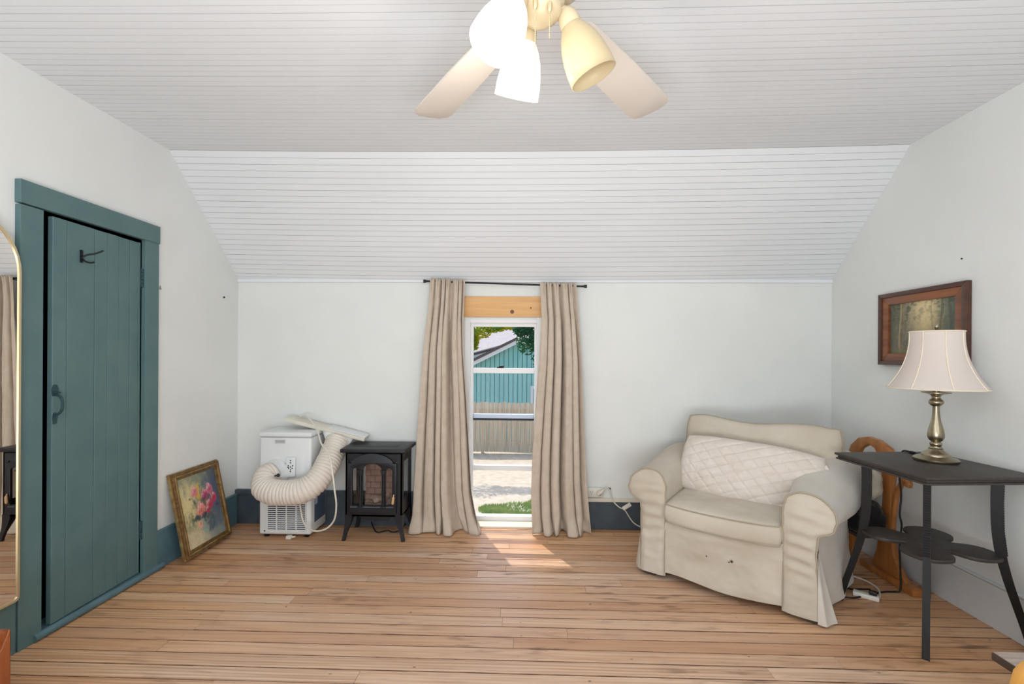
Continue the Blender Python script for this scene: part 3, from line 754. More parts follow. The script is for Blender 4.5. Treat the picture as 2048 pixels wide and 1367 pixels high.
# ------------------------------------------------------------------ black electric stove heater
st = thing('stove_heater', 'black freestanding electric stove heater with arched glass door', 'stove', (-1.01, 3.21, 0))
S0, S1, SY0, SY1, SZ0, SZ1 = -1.203, -.822, 3.085, 3.335, .163, .592
bd = MB()
T_xz = axes((0, SY0, 0), (1, 0, 0), (0, 0, 1), (0, -1, 0))       # local x right, y up, z towards the room
rect = lambda a, b_, c_, d_: [(a, c_), (b_, c_), (b_, d_), (a, d_)]
bd.plate(rect(S0, S1, SZ0, SZ1), [rect(S0 + .035, S1 - .035, .225, .53)], .012, T_xz @ Matrix.Translation((0, 0, -.006)))
for x, sgn in ((S0 + .005, 1), (S1 - .005, 1)):
    bd.plate(rect(SY0, SY1, SZ0, SZ1), [rect(SY0 + .05, SY1 - .05, .265, .525)], .01, axes((x, 0, 0), (0, 1, 0), (0, 0, 1), (1, 0, 0)))
bd.box(S0, S1, SY0, SY1, SZ0, SZ0 + .012).box(S0, S1, SY0, SY1, SZ1 - .01, SZ1)
bd.plate(rect(S0, S1, SZ0, SZ1), [rect(S0 + .008, S1 - .008, .19, .575)], .008, axes((0, SY1 - .004, 0), (1, 0, 0), (0, 0, 1), (0, -1, 0)))
obj('firebox', bd, m_stove, st, 40, world=True)
obj('top_plate', MB().box(S0 - .03, S1 + .03, SY0 - .028, SY1 + .02, SZ1, SZ1 + .026, .007, seg=3).box(S0 + .05, S1 - .05, SY0 + .06, SY1 - .05, SZ1 + .024, SZ1 + .0275, .001), m_stove, st, 40, world=True)
cx_ = -1.018
top_arch = [(cx_ + .163, .187), (cx_ + .163, .521), (cx_ + .14, .522)] + [(cx_ + .14 * math.cos(math.radians(a)), .524 + .064 * math.sin(math.radians(a)) ** 1.3) for a in range(10, 171, 10)] + [(cx_ - .14, .522), (cx_ - .163, .521), (cx_ - .163, .187)]
def arched(x0, x1, z0, zs, rise, n=10): return [(x0, z0), (x1, z0)] + arc((x0 + x1) / 2, zs, (x1 - x0) / 2, 0, 180, n, rise)
holes = [arched(cx_ - .064, cx_ + .064, .243, .475, .045), arched(cx_ - .134, cx_ - .088, .243, .47, .02), arched(cx_ + .088, cx_ + .134, .243, .47, .02)]
dr = obj('door', MB().plate(top_arch, holes, .018, T_xz @ Matrix.Translation((0, 0, .009)), .002), m_stove, st, 40, world=True)
for sx_ in (-.077, .077):
    x = cx_ + sx_
    cm = MB().tube([(x, SY0 - .02, .236), (x, SY0 - .02, .47)], .0085, 12).box(x - .016, x + .016, SY0 - .034, SY0 - .018, .468, .478, .002).box(x - .016, x + .016, SY0 - .034, SY0 - .018, .228, .24, .002).box(x - .011, x + .011, SY0 - .03, SY0 - .018, .45, .468, .002)
    obj('door_column', cm, m_stove, dr, 40, world=True)
obj('door_ledge', MB().box(cx_ - .145, cx_ + .145, SY0 - .026, SY0 - .018, .23, .236, .001), m_stove_l, dr, world=True)
obj('lower_panel', MB().plate(rect(cx_ - .145, cx_ + .145, .198, .226), [], .006, T_xz @ Matrix.Translation((0, 0, .02)), .001), m_stove, dr, world=True)
obj('handle', MB().tube(spline([(cx_ + .148, SY0 - .022, .318), (cx_ + .147, SY0 - .028, .30), (cx_ + .144, SY0 - .03, .27), (cx_ + .142, SY0 - .03, .255)], 4), [.004] * 4 + [.009] * 7 + [.007, .005], 10), m_handle, dr, 60, world=True)
obj('pane', MB().box(cx_ - .14, cx_ + .14, SY0 - .001, SY0 + .002, .24, .525), m_glass_st, st, world=True)
for x in (S0 + .004, S1 - .004):
    obj('pane', MB().box(x - .001, x + .001, SY0 + .045, SY1 - .045, .26, .53), m_glass_st, st, world=True)
# fire back in courses of brick and a pile of logs
fb = obj('fire_back', MB().box(cx_ - .10, cx_ + .105, SY1 - .10, SY1 - .085, .18, .57), m_brown, st, world=True)
for r in range(9):
    x = cx_ - .10 - (r % 2) * .03
    while x < cx_ + .105:
        a, b_ = max(x + .002, cx_ - .10), min(x + .066, cx_ + .105)
        if b_ - a > .01: obj('brick', MB().box(a, b_, SY1 - .106, SY1 - .099, .19 + r * .042, .228 + r * .042), m_brickred, fb, world=True)
        x += .068
lg = [((-.09, .25, .212), (.09, .20, .222), .026), ((-.08, .14, .206), (.10, .12, .21), .022), ((-.05, .22, .25), (.06, .10, .262), .02), ((-.02, .10, .24), (.07, .22, .275), .017)]
for a, b_, r in lg:
    pa_, pb_ = Vector((cx_ + a[0], SY0 + .02 + a[1] * .5, a[2])), Vector((cx_ + b_[0], SY0 + .02 + b_[1] * .5, b_[2]))
    pts = [pa_.lerp(pb_, k / 8) + Vector((0, 0, .004 * nz(k * .9, a[0] * 30))) for k in range(9)]
    obj('log', MB().tube(pts, [r * (1 + .18 * nz(k * 1.3, b_[1] * 40)) for k in range(9)], 12), m_log, st, 60, world=True)
obj('ember_bed', MB().grid(lambda u, v: (lerp(S0 + .03, S1 - .03, u), lerp(SY0 + .012, SY1 - .11, v), .178 + .014 * abs(nz(u * 9, v * 5, 3))), 30, 14), m_log, st, world=True)
for lx, s1 in ((S0, -1), (S1, 1)):
    for ly, s2 in ((SY0, -1), (SY1, 1)):
        def leg(u, v, lx=lx, ly=ly, s1=s1, s2=s2):
            t = v; k = lerp(.050, .022, smooth01(0, .8, t)); off = .004 + .018 * t ** 1.6 - .012 * math.sin(PI * t) * .3
            a = 2 * PI * u; px_, py_ = math.cos(a), math.sin(a); m_ = max(abs(px_), abs(py_)); px_, py_ = px_ / m_, py_ / m_
            cxx = lx + s1 * off - s1 * k / 2; cyy = ly + s2 * off * .5 - s2 * k / 2
            return (cxx + px_ * k / 2, cyy + py_ * k / 2, lerp(.175, .0, t))
        lm = MB().grid(leg, 24, 10, cu=True)
        lm.box(lx + s1 * .0219 - s1 * .022 - (0 if s1 > 0 else 0), lx + s1 * .0219, ly + s2 * .011 - s2 * .022, ly + s2 * .011, 0, .004)
        obj('leg', lm, m_stove, st, 50, world=True)
obj('apron', MB().prism([(cx_ - .10, .165), (cx_ + .12, .165), (cx_ + .11, .135), (cx_ + .02, .128), (cx_ - .07, .135)], -.02, -.012, T_xz).box(cx_ - .05, cx_ + .10, SY0 + .06, SY0 + .1, .13, .165, .004), m_stove, st, 40, world=True)
for z in (.53, .27): obj('hinge', MB().tube([(cx_ - .165, SY0 - .012, z - .012), (cx_ - .165, SY0 - .012, z + .012)], .005, 8), m_stove, st, 40, world=True)
tag(obj('heater_cord', MB().tube(spline([(-1.10, 3.30, .05), (-1.06, 3.26, .006), (-1.02, 3.22, .005), (-.97, 3.26, .005), (-.92, 3.23, .005), (-.88, 3.28, .005), (-.86, 3.335, .03)], 6), .0045, 6), m_cord_b, None, 60), 'thin black cord lying on the floor under the stove heater', 'cord')

# ------------------------------------------------------------------ wall outlet and extension lead, right of the window
ob = thing('wall_outlet', 'white surface mounted double outlet just right of the right curtain', 'outlet', (.50, YB, .26))
obj('outlet_box', MB().box(.44, .56, YB - .028, YB, .232, .30, .004), m_plate, ob, 40, world=True)
for x in (.478, .528):
    oc = obj('socket', MB().lathe([(0, .002), (.017, .002), (.019, 0)], 20, axes((x, YB - .028, .266), (1, 0, 0), (0, 0, 1), (0, -1, 0))), m_plate, ob, 40, world=True)
    for dx_ in (-.006, .006): obj('slot', MB().box(x + dx_ - .0012, x + dx_ + .0012, YB - .0312, YB - .029, .264, .274), m_dark, oc, world=True)
    obj('slot', MB().lathe([(0, .0012), (.0026, .001), (.003, 0)], 8, axes((x, YB - .030, .257), (1, 0, 0), (0, 0, 1), (0, -1, 0))), m_dark, oc, world=True)
ex = thing('extension_cord', 'white extension cord from the outlet to behind the armchair', 'cord', (.70, 3.35, .1))
obj('plug', MB().tube([(.528, YB - .031, .266), (.528, YB - .05, .268), (.545, YB - .056, .280), (.56, YB - .05, .292)], [.016, .018, .013, .008], 12), m_cord_w, ex, 60, world=True)
obj('cord', MB().tube(spline([(.56, YB - .05, .292), (.585, YB - .03, .302), (.607, YB - .022, .288), (.618, YB - .02, .246), (.636, YB - .02, .202), (.676, YB - .03, .165), (.715, YB - .03, .145), (.748, YB - .03, .095), (.783, YB - .03, .052), (.85, YB - .035, .02), (.95, YB - .04, .006), (1.02, YB - .05, .006)], 6), .0045, 8), m_cord_w, ex, 60, world=True)
obj('socket_block', MB().box(-.034, .034, -.014, .006, -.013, .013, .004, Matrix.Translation((.728, YB - .03, .172)) @ Matrix.Rotation(-math.radians(32), 4, 'Y')), m_plate, ex, 40, world=True)
tag(obj('cord_clip', MB().lathe([(0, .009), (.007, .007), (.008, 0)], 12, axes((.612, YB, .288), (1, 0, 0), (0, 0, 1), (0, -1, 0))), m_metal_dk, None, 40), 'small dark cord clip on the wall above the cream trim', 'clip')

# ------------------------------------------------------------------ armchair
CH = thing('armchair', 'large cream slipcovered armchair with rolled arms in the right corner', 'armchair', (1.0175, 2.455, 0), -math.radians(36))
arm_prof = [(.286, .30), (.284, .42), (.284, .50), (.292, .552), (.315, .588), (.352, .606), (.40, .606), (.446, .586), (.482, .552), (.499, .508), (.497, .468), (.478, .436), (.452, .424), (.433, .412), (.425, .38), (.424, .30), (.428, .20), (.436, .10), (.445, .022)]
arm_s = [(p.x, p.y) for p in spline([(a, b_, 0) for a, b_ in arm_prof], 4)]
def arm_pt(sd_, i, t, y):
    x, z = arm_s[i]
    k = smooth01(.29, .42, x)
    yy = y
    x += k * (.095 if sd_ > 0 else .03) * smooth01(0, .55, y)
    z2 = z + ((.105 if sd_ > 0 else .045) * smooth01(.08, .7, y)) * smooth01(.40, .60, z)
    wr = .0045 * nz(x * 14, y * 9, z * 20 + sd_) + .003 * nz(x * 40, y * 16, z * 50)
    low = smooth01(.30, .02, z)
    x2 = x + wr + low * .010 * math.sin(y * 22 + sd_) * (x > .4)
    return (sd_ * x2, yy + .004 * nz(z * 20, x * 12, y * 8), z2)
na = len(arm_s) - 1
for sd_ in (-1, 1):
    ln = .76 if sd_ > 0 else .69
    am = MB().grid(lambda u, v: arm_pt(sd_, int(round(u * na)), u, v * ln), na, 26)
    o = obj('arm', am, m_cream if sd_ < 0 else m_cream_l, CH, 180)
    # front face of the arm: closed outline filled with horizontal gather wrinkles
    ring = [Vector(arm_pt(sd_, i, 0, 0)) for i in range(na + 1)]
    lowin = [Vector((sd_ * .285, 0, z)) for z in (.022, .08, .15, .22)]
    out = ring + lowin
    inner_by_z = lambda z: .285
    # face as strips in z between inner edge and outer edge
    zs_ = [.022 + (.604 - .022) * k / 44 for k in range(45)]
    outer = [(abs(p.x), p.z) for p in ring]
    def xspan(z):
        xs = []
        pl = outer + [(.285, .022), (.286, .30)]
        for (xa, za), (xb, zb) in zip(pl, pl[1:]):
            if (za - z) * (zb - z) <= 0 and abs(za - zb) > 1e-7: xs.append(lerp(xa, xb, (z - za) / (zb - za)))
        return (min(xs), max(xs)) if xs else (.376, .377)
    def face(u, v):
        z = lerp(.022, .6055, v); a, b_ = xspan(z); x = lerp(a, b_, u)
        e = min(1, min(u, 1 - u) * 5) * min(1, (1 - v) * 8 + .0)
        wr = .007 * math.sin(z * 95 + x * 14 + 2 * nz(z * 9, x * 7, sd_)) * smooth01(.60, .40, z) * smooth01(.12, .30, z) + .005 * nz(x * 12, z * 30, sd_ * 3)
        return (sd_ * x, -.012 * e - wr * e, z)
    obj('arm_front', MB().grid(face, 14, 60), m_cream, CH, 180)
    obj('arm_piping', MB().tube([(p.x, p.y - .003, p.z) for p in ring], .0045, 8), m_pipe, CH, 60)
    obj('seam', MB().tube([(sd_ * .286, -.004 - .012 * smooth01(.3, .02, z), z) for z in [.03 + k * .03 for k in range(10)]], .0022, 6), m_pipe, CH, 60)
# front skirt panel under the seat
def skirt(u, v):
    x = lerp(-.287, .287, u); z = lerp(.345, .040, v)
    sagk = .020 * math.sin(PI * u) * smooth01(0, .5, v)
    wr = .015 * math.sin(PI * u) * math.sin(v * 6.5 + u * 2.4) + .006 * nz(u * 4, v * 5, 7) + .003 * nz(u * 14, v * 9, 2)
    hem = .010 * math.sin(u * 7 + .5) * v
    return (x, -.006 - sagk * .5 - wr, z + hem * .6)
obj('skirt', MB().grid(skirt, 60, 36), m_cream, CH, 180)
# rear body and back
def body(u, v):
    z = lerp(.02, .72, v)
    hw = .415 - .03 * smooth01(.3, .7, z) + .02 * smooth01(.3, 0, z)
    a = 2 * PI * u; ca, sa = math.cos(a), math.sin(a); n_ = 5
    rr_ = (abs(ca) ** n_ + abs(sa) ** n_) ** (-1 / n_)
    x = hw * ca * rr_; y_ = .72 + .068 * sa * rr_
    return (x + .006 * nz(x * 6, y_ * 6, z * 7), min(y_, .79) + .004 * nz(x * 9, z * 9, 4), z)
bk_ = MB().grid(body, 64, 26, cu=True)
bk_.grid(lambda u, v: (lerp(-.37, .37, u), lerp(.66, .785, v), .715 + .02 * math.sin(PI * v)), 20, 6)
obj('chair_back', bk_, m_cream, CH, 180)
obj('seat_deck', MB().box(-.29, .29, .01, .66, .05, .335, .01), m_cream, CH)
def cushion(w_, d_, h_, edge, seed, wr=.004, n=44, m=34, pw=5, dip=None):
    """closed box cushion centred on the origin, x/y plan and z thickness"""
    mb = MB()
    def outline(u, v):
        x, y_ = u * 2 - 1, v * 2 - 1
        return x, y_
    def top(sgn):
        def f(u, v):
            x, y_ = outline(u, v)
            k = max(0.0, (1 - abs(x) ** pw)) ** .55 * max(0.0, (1 - abs(y_) ** pw)) ** .55
            # round the plan corners
            rx = x * (1 - .035 * abs(y_) ** 6); ry = y_ * (1 - .035 * abs(x) ** 6)
            z = edge / 2 + (h_ / 2 - edge / 2) * k
            z += wr * nz(x * 3 + seed, y_ * 3, sgn * 2) * k + wr * .6 * nz(x * 9 + seed, y_ * 9, sgn) * k
            zz = sgn * z
            if dip: zz += dip(x, y_)
            return (rx * w_ / 2, ry * d_ / 2, zz)
        return f
    mb.grid(top(1), n, m); mb.grid(top(-1), n, m)
    loop = [(i / n, 0) for i in range(n)] + [(1, j / m) for j in range(m)] + [(1 - i / n, 1) for i in range(n)] + [(0, 1 - j / m) for j in range(m)]
    tp, bt_ = [Vector(top(1)(*p)) for p in loop], [Vector(top(-1)(*p)) for p in loop]
    N_ = len(loop)
    def side(u, v):
        i = int(round(u * N_)) % N_
        p = tp[i].lerp(bt_[i], v); bul = 1 + .03 * math.sin(PI * v)
        return (p.x * bul, p.y * bul, p.z)
    mb.grid(side, N_, 5, cu=True)
    return mb, tp, bt_
# seat cushion
T_s = Matrix.Translation((0, .235, .395)) @ Matrix.Rotation(math.radians(2), 4, 'X')
mb, tp, bt_ = cushion(.565, .55, .135, .095, 3, .006, dip=lambda x, y_: -.012 * (1 - x * x))
mb.bm.transform(T_s); sc_ = obj('seat_cushion', mb, m_cream, CH, 180)
for lp in (tp, bt_):
    obj('piping', MB().tube([T_s @ (p * 1.004) for p in lp[::2]], .0036, 6, closed=True), m_pipe, sc_, 60)
# back cushion
T_b = Matrix.Translation((.075, .60, .655)) @ Matrix.Rotation(math.radians(-14), 4, 'X') @ Matrix.Rotation(math.radians(90), 4, 'X')
mb, tp, bt_ = cushion(.84, .385, .20, .11, 9, .010, dip=lambda x, y_: .012 * math.sin(x * 3))
def sagtop(p):
    q = p.copy(); t = smooth01(-.05, .19, p.y)
    q.y += t * (-.020 * math.exp(-((p.x + .02) / .16) ** 2) + .014 * math.exp(-((p.x + .32) / .10) ** 2) - .008 * math.exp(-((p.x - .38) / .06) ** 2))
    return q
for v in mb.bm.verts: v.co = T_b @ sagtop(v.co)
bc_ = obj('back_cushion', mb, m_cream, CH, 180)
for lp in (tp, bt_):
    obj('piping', MB().tube([T_b @ (sagtop(p) * 1.004) for p in lp[::2]], .0036, 6, closed=True), m_pipe, bc_, 60)
# flared kick pleat at the right front corner, and a gather at the left one
pl_ = MB().grid(lambda u, v: (lerp(.430, .43 + .075 * v ** 1.3, u) + .008 * v * math.sin(u * 6), lerp(-.012, .055, u) - .03 * v * math.sin(PI * u), lerp(.335, .012, v)), 14, 24)
obj('pleat', pl_, m_cream_l, CH, 180)
pl_ = MB().grid(lambda u, v: (-lerp(.428, .428 + .05 * v, u), lerp(-.012, .05, u) - .015 * v * math.sin(PI * u), lerp(.36, .03, v)), 12, 20)
obj('pleat', pl_, m_cream, CH, 180)
# side skirt flare at the right rear
pl_ = MB().grid(lambda u, v: (.425 + .06 * v * smooth01(0, .5, u) + .012 * math.sin(u * 9) * v, lerp(.30, .80, u), lerp(.40, .015, v)), 30, 18)
obj('side_skirt', pl_, m_cream_l, CH, 180)
for a, b_, r in ((-.06, .20, .004), (.062, .205, .007), (.05, .198, .004)):
    obj('stain', MB().lathe([(0, .0012), (r * .7, .001), (r, 0)], 10, axes((a, -.024, b_), (1, 0, 0), (0, 0, 1), (0, -1, 0))), m_brown, CH)
for x in (-.38, .40):
    for y in (.04, .70): obj('foot', MB().box(x - .03, x + .03, y - .03, y + .03, 0, .05), m_brown, CH)

# quilted pillow resting on the chair
QP = thing('quilted_pillow', 'oblong quilted white pillow leaning on the armchair back cushion', 'pillow', (1.0175, 2.455, .45), -math.radians(36))
T_q = Matrix.Translation((.062, .355, .135)) @ Matrix.Rotation(math.radians(3.0), 4, 'Y') @ Matrix.Rotation(math.radians(-24), 4, 'X') @ Matrix.Rotation(math.radians(90), 4, 'X')
def quilt(sgn):
    def f(u, v):
        x, y_ = u * 2 - 1, v * 2 - 1
        k = (max(0, 1 - abs(x) ** 4) * max(0, 1 - abs(y_) ** 3.2)) ** .5
        px_ = x * .375 * (1 - .05 * abs(y_) ** 3); py_ = y_ * .178 * (1 - .10 * abs(x) ** 4 - .05 * smooth01(.2, 1, x) * (y_ > 0))
        z = .085 * k
        a1 = (px_ * .40 - py_ * .92) / .052; a2 = (px_ * .72 + py_ * .69) / .058
        dl = lambda q: abs(q - round(q))
        z -= k * (.009 * math.exp(-(dl(a1) / .10) ** 2) + .006 * math.exp(-(dl(a2) / .10) ** 2))
        z += k * (.004 * nz(x * 5, y_ * 4, sgn) + .0025 * nz(x * 16, y_ * 9, sgn + 5))
        return (px_, py_, sgn * max(z, 0.0))
    return f
mb = MB().grid(quilt(1), 190, 96).grid(quilt(-1), 60, 30)
mb.bm.transform(T_q); obj('pillow_body', mb, m_quilt, QP, 180)
# open hem flap at the right end of the case
fl = MB().grid(lambda u, v: (.345 + .055 * u * (1 - .55 * (2 * v - 1) ** 2), lerp(-.13, .12, v) * (1 - .06 * u), .006 + .034 * math.sin(PI * v) * (1 - .35 * u) + .014 * math.sin(v * 15) * u), 10, 40)
fl.grid(lambda u, v: (.345 + .05 * u * (1 - .55 * (2 * v - 1) ** 2), lerp(-.13, .12, v) * (1 - .06 * u), -.006 - .02 * math.sin(PI * v) + .008 * math.sin(v * 14) * u), 10, 40)
fl.bm.transform(T_q); obj('pillowcase_hem', fl, m_quilt, QP, 180)
fl = MB().grid(lambda u, v: (-.345 - .045 * u, lerp(-.17, -.05, v), .012 + .03 * math.sin(PI * v) + .010 * math.sin(v * 12) * u), 8, 20)
fl.bm.transform(T_q); obj('pillowcase_corner', fl, m_quilt, QP, 180)

# ------------------------------------------------------------------ side table
TB = thing('side_table', 'black painted square side table with lobed lower shelf and splayed legs', 'table', (1.885, 2.235, 0), math.radians(4.5))
th = .755
def sq(h): return [(-h, -h), (h, -h), (h, h), (-h, h)]
hw = .257
obj('tabletop', MB().box(-hw, hw, -hw, hw, th - .012, th, .004).box(-hw + .010, hw - .010, -hw + .010, hw - .010, th - .026, th - .012, .004).box(-hw + .004, hw - .004, -hw + .004, hw - .004, th - .034, th - .024, .004), m_black_paint, TB, 40)
for sx_ in (-1, 1):
    for sy_ in (-1, 1):
        diag = Vector((sx_, sy_, 0)).normalized()
        side_ = Vector((-diag.y, diag.x, 0))
        rad = [(th - .034, .228), (.62, .226), (.50, .228), (.40, .238), (.30, .258), (.20, .284), (.10, .311), (0, .335)]
        pts = [(r, z) for z, r in [(p.x, p.y) for p in spline([(z, r, 0) for z, r in rad], 5)]]
        lm = MB()
        nP = len(pts)
        def lg_(u, v):
            i = int(round(v * (nP - 1))); r, z = pts[i]
            a = 2 * PI * u; ca, sa = math.cos(a), math.sin(a); m_ = max(abs(ca), abs(sa))
            wd = lerp(.040, .028, smooth01(.0, 1, v)); tk = .026
            p = diag * (r + ca / m_ * wd / 2) + side_ * (sa / m_ * tk / 2)
            return (p.x, p.y, max(z, 0))
        lm.grid(lg_, 16, nP - 1, cu=True)
        lo_ = [diag * (.335 + a * .011) + side_ * (b_ * .011) for a, b_ in ((-1, -1), (1, -1), (1, 1), (-1, 1))]
        lm.add([(p.x, p.y, 0) for p in lo_], [(0, 1, 2, 3)])
        lo = obj('leg', lm, m_black_leg, TB, 40)
        nb = MB()
        for k in range(30):
            z = .40 + k * .0105
            r = interp(sorted([(a, b_) for a, b_ in rad]), z) + .018
            p = diag * r
            Tn = axes((p.x, p.y, z), diag, side_, (0, 0, 1))
            nb.box(-.003, .0035, -.011, .011, -.0033, .0033, .0012, Tn, 1)
        obj('beading', nb, m_black_leg, lo, kind='stuff')
# lobed shelf
def shelf_r(a):
    # four pointed lobes towards the legs with scooped notches, rounded lobes between
    q = (a + PI / 4) % (PI / 2) - PI / 4         # 0 in the middle of a side
    d = abs((a % (PI / 2)) - PI / 4)             # 0 towards a leg
    return interp([(0, .25), (.10, .246), (.25, .232), (.40, .212), (.50, .192), (.57, .172), (.61, .150), (.66, .118), (.72, .102), (.79, .10)], d)
poly = []
for k in range(240):
    a = 2 * PI * k / 240
    poly.append((shelf_r(a) * math.cos(a), shelf_r(a) * math.sin(a)))
obj('lower_shelf', MB().prism(poly, .372, .388, bev=.003), m_black_paint, TB, 40)

# ------------------------------------------------------------------ table lamp
LP = thing('table_lamp', 'brass table lamp with white bell shade on the black side table', 'lamp', (1.965, 2.285, th))
base = [(0, 0), (.083, 0), (.086, .004), (.086, .012), (.080, .017), (.060, .022), (.055, .026), (.055, .033), (.047, .040), (.032, .050), (.026, .058), (.027, .062), (.022, .067), (.022, .071), (.0, .071)]
obj('base', MB().lathe(base, 40), m_brass, LP, 50)
stem = [(0, .07), (.017, .07), (.022, .076), (.024, .083), (.021, .089), (.017, .093), (.026, .100), (.031, .112), (.0325, .125), (.030, .145), (.024, .170), (.018, .195), (.0145, .222), (.0135, .245), (.014, .262), (.020, .266), (.027, .274), (.029, .283), (.025, .292), (.018, .298), (.016, .305), (.021, .314), (.030, .320), (.056, .326), (.056, .329), (.02, .333), (0, .333)]
obj('stem', MB().lathe(stem, 40), m_brass, LP, 50)
obj('socket', MB().lathe([(0, .33), (.014, .33), (.014, .36), (.018, .37), (.018, .41), (0, .41)], 24), m_brass, LP, 50)
obj('bulb', MB().lathe([(0, .41), (.013, .41), (.014, .43), (.028, .46), (.03, .48), (.024, .50), (0, .51)], 24), m_bulb_off, LP, 60)
sh0, sh1 = .348, .618
def shade_r(v):
    return lerp(.098, .102, v) + .092 * (1 - v) ** 2.3 if True else 0
def shade_pt(u, v):
    a = 2 * PI * u; pan = 8
    q = (u * pan) % 1.0
    r = shade_r(v) * (1 - .012 * math.sin(PI * q))
    return (r * math.cos(a + .39), r * math.sin(a + .39), lerp(sh0, sh1, v))
shd = obj('lamp_shade', MB().grid(shade_pt, 96, 30, cu=True), m_shade, LP, 180)
sm = shd.modifiers.new('thickness', 'SOLIDIFY'); sm.thickness = .0016
for k in range(8):
    obj('shade_rib', MB().tube([Vector(shade_pt(k / 8, v / 24)) * 1.0 + Vector((math.cos(2 * PI * k / 8 + .39), math.sin(2 * PI * k / 8 + .39), 0)) * .0006 for v in range(25)], .0028, 6), m_shade_trim, shd, 60)
for v in (0, 1):
    obj('shade_band', MB().tube([Vector(shade_pt(k / 96, v)) for k in range(96)], .0036 if v else .003, 6, closed=True), m_shade_trim, shd, 60)
obj('harp', MB().tube([(.02, 0, .37), (.05, 0, .42), (.055, 0, .50), (.03, 0, .59), (0, 0, .62), (-.03, 0, .59), (-.055, 0, .50), (-.05, 0, .42), (-.02, 0, .37)], .002, 6).tube([(-.1, 0, .612), (.1, 0, .612)], .0018, 6).tube([(0, -.1, .612), (0, .1, .612)], .0018, 6), m_brass, LP, 60)
obj('finial', MB().lathe([(0, .615), (.006, .617), (.006, .622), (.0035, .626), (.008, .634), (.010, .642), (.008, .652), (.004, .658), (.003, .664), (0, .668)], 20), m_brass, LP, 60)
lc = thing('lamp_cord', 'black lamp cord hanging behind the side table to the floor', 'cord', (2.10, 2.5, 0))
obj('cord', MB().tube(spline([(1.985, 2.372, th + .006), (1.99, 2.43, th + .005), (1.992, 2.49, th + .006), (1.992, 2.518, th - .005), (1.99, 2.522, th - .05), (1.982, 2.522, .62), (1.992, 2.522, .52), (1.984, 2.522, .42), (1.995, 2.522, .36), (1.985, 2.522, .25), (1.99, 2.522, .12), (1.99, 2.522, .02), (1.965, 2.53, .0055), (1.913, 2.525, .0055), (1.793, 2.49, .0055), (1.70, 2.455, .0055), (1.63, 2.485, .0055), (1.63, 2.55, .0055), (1.70, 2.585, .0055), (1.75, 2.55, .0055), (1.775, 2.50, .03), (1.79, 2.462, .048)], 6), .0045, 8), m_cord_b, lc, 60, world=True)
obj('cord_switch', MB().box(-.018, .018, -.008, .008, 0, .012, .003, Matrix.Translation((1.99, 2.45, th + .0005)) @ Matrix.Rotation(1.4, 4, 'Z')), m_cord_b, lc, 40, world=True)
ps = thing('power_strip', 'white power strip on the floor under the side table', 'power strip', (1.775, 2.47, 0), math.radians(-38))
obj('strip_body', MB().box(-.055, .055, -.02, .02, 0, .024, .005), m_plate, ps, 40)
obj('strip_plug', MB().box(.012, .045, -.012, .012, .024, .045, .004), m_cord_b, ps, 40)
obj('strip_cord', MB().tube([Matrix.Rotation(math.radians(38), 4, 'Z') @ (Vector(p) - Vector((1.775, 2.47, 0))) for p in spline([(1.815, 2.44, .012), (1.86, 2.49, .006), (1.90, 2.56, .006), (1.90, 2.64, .006), (1.86, 2.70, .006), (1.80, 2.73, .006), (1.74, 2.72, .006)], 6)], .005, 8), m_cord_w, ps, 60)

# ------------------------------------------------------------------ oak rack, bag and blanket in the corner
OK_ = thing('oak_rack', 'golden oak arched rack standing against the right wall behind the side table', 'rack', (2.06, 2.7, 0))
T_ok = axes((2.06, 0, 0), (0, 1, 0), (0, 0, 1), (1, 0, 0))
outl = [(2.56, .035), (2.80, .035)] + [(2.79, .08), (2.765, .14), (2.755, .22), (2.735, .30), (2.725, .45), (2.73, .56)] + [(2.745, .655), (2.785, .715), (2.835, .732), (2.90, .695), (2.95, .62), (2.97, .52), (3.02, .52), (3.02, .62), (2.985, .70), (2.92, .755), (2.84, .775), (2.76, .768), (2.68, .735), (2.635, .66), (2.66, .56), (2.665, .45), (2.66, .30), (2.655, .22), (2.64, .14), (2.60, .08)]
obj('end_panel', MB().plate(outl, [], .03, T_ok, .003), m_oak, OK_, 40, world=True)
obj('foot_runner', MB().box(2.02, 2.10, 2.48, 2.87, 0, .035, .006), m_oak, OK_, 40, world=True)
obj('scroll_bracket', MB().tube(spline([(2.06, 2.665, .30), (2.06, 2.655, .40), (2.06, 2.632, .50), (2.06, 2.60, .57), (2.06, 2.575, .59), (2.06, 2.558, .575), (2.06, 2.562, .555)], 5), [.014] * 16 + [.016] * 10 + [.017] * 5, 10), m_oak, OK_, 60, world=True)
obj('rear_post', MB().box(2.045, 2.075, 2.97, 3.02, 0, .53, .004), m_oak, OK_, 40, world=True)
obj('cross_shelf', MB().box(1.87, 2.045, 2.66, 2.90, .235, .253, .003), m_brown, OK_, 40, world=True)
def blob(c, r, seed, am, n=40, m=24, pw=3.0):
    mb = MB()
    def f(u, v):
        a = 2 * PI * u; b_ = PI * (v - .5)
        d = Vector((math.cos(b_) * math.cos(a), math.cos(b_) * math.sin(a), math.sin(b_)))
        k = (abs(d.x) ** pw + abs(d.y) ** pw + abs(d.z) ** pw) ** (-1 / pw)
        d2 = d * k * (1 + am * noise.noise(d * 2.2 + Vector((seed, 0, 0))) + am * .5 * noise.noise(d * 6 + Vector((seed, 3, 0))))
        return (c[0] + d2.x * r[0], c[1] + d2.y * r[1], c[2] + d2.z * r[2])
    return mb.grid(f, n, m, cu=True)
bgp = thing('black_bag', 'black bag wedged between the armchair and oak rack', 'bag', (1.93, 2.75, .253))
obj('bag_body', blob((1.935, 2.735, .345), (.095, .10, .092), 4, .12), m_bag, bgp, 180, world=True)
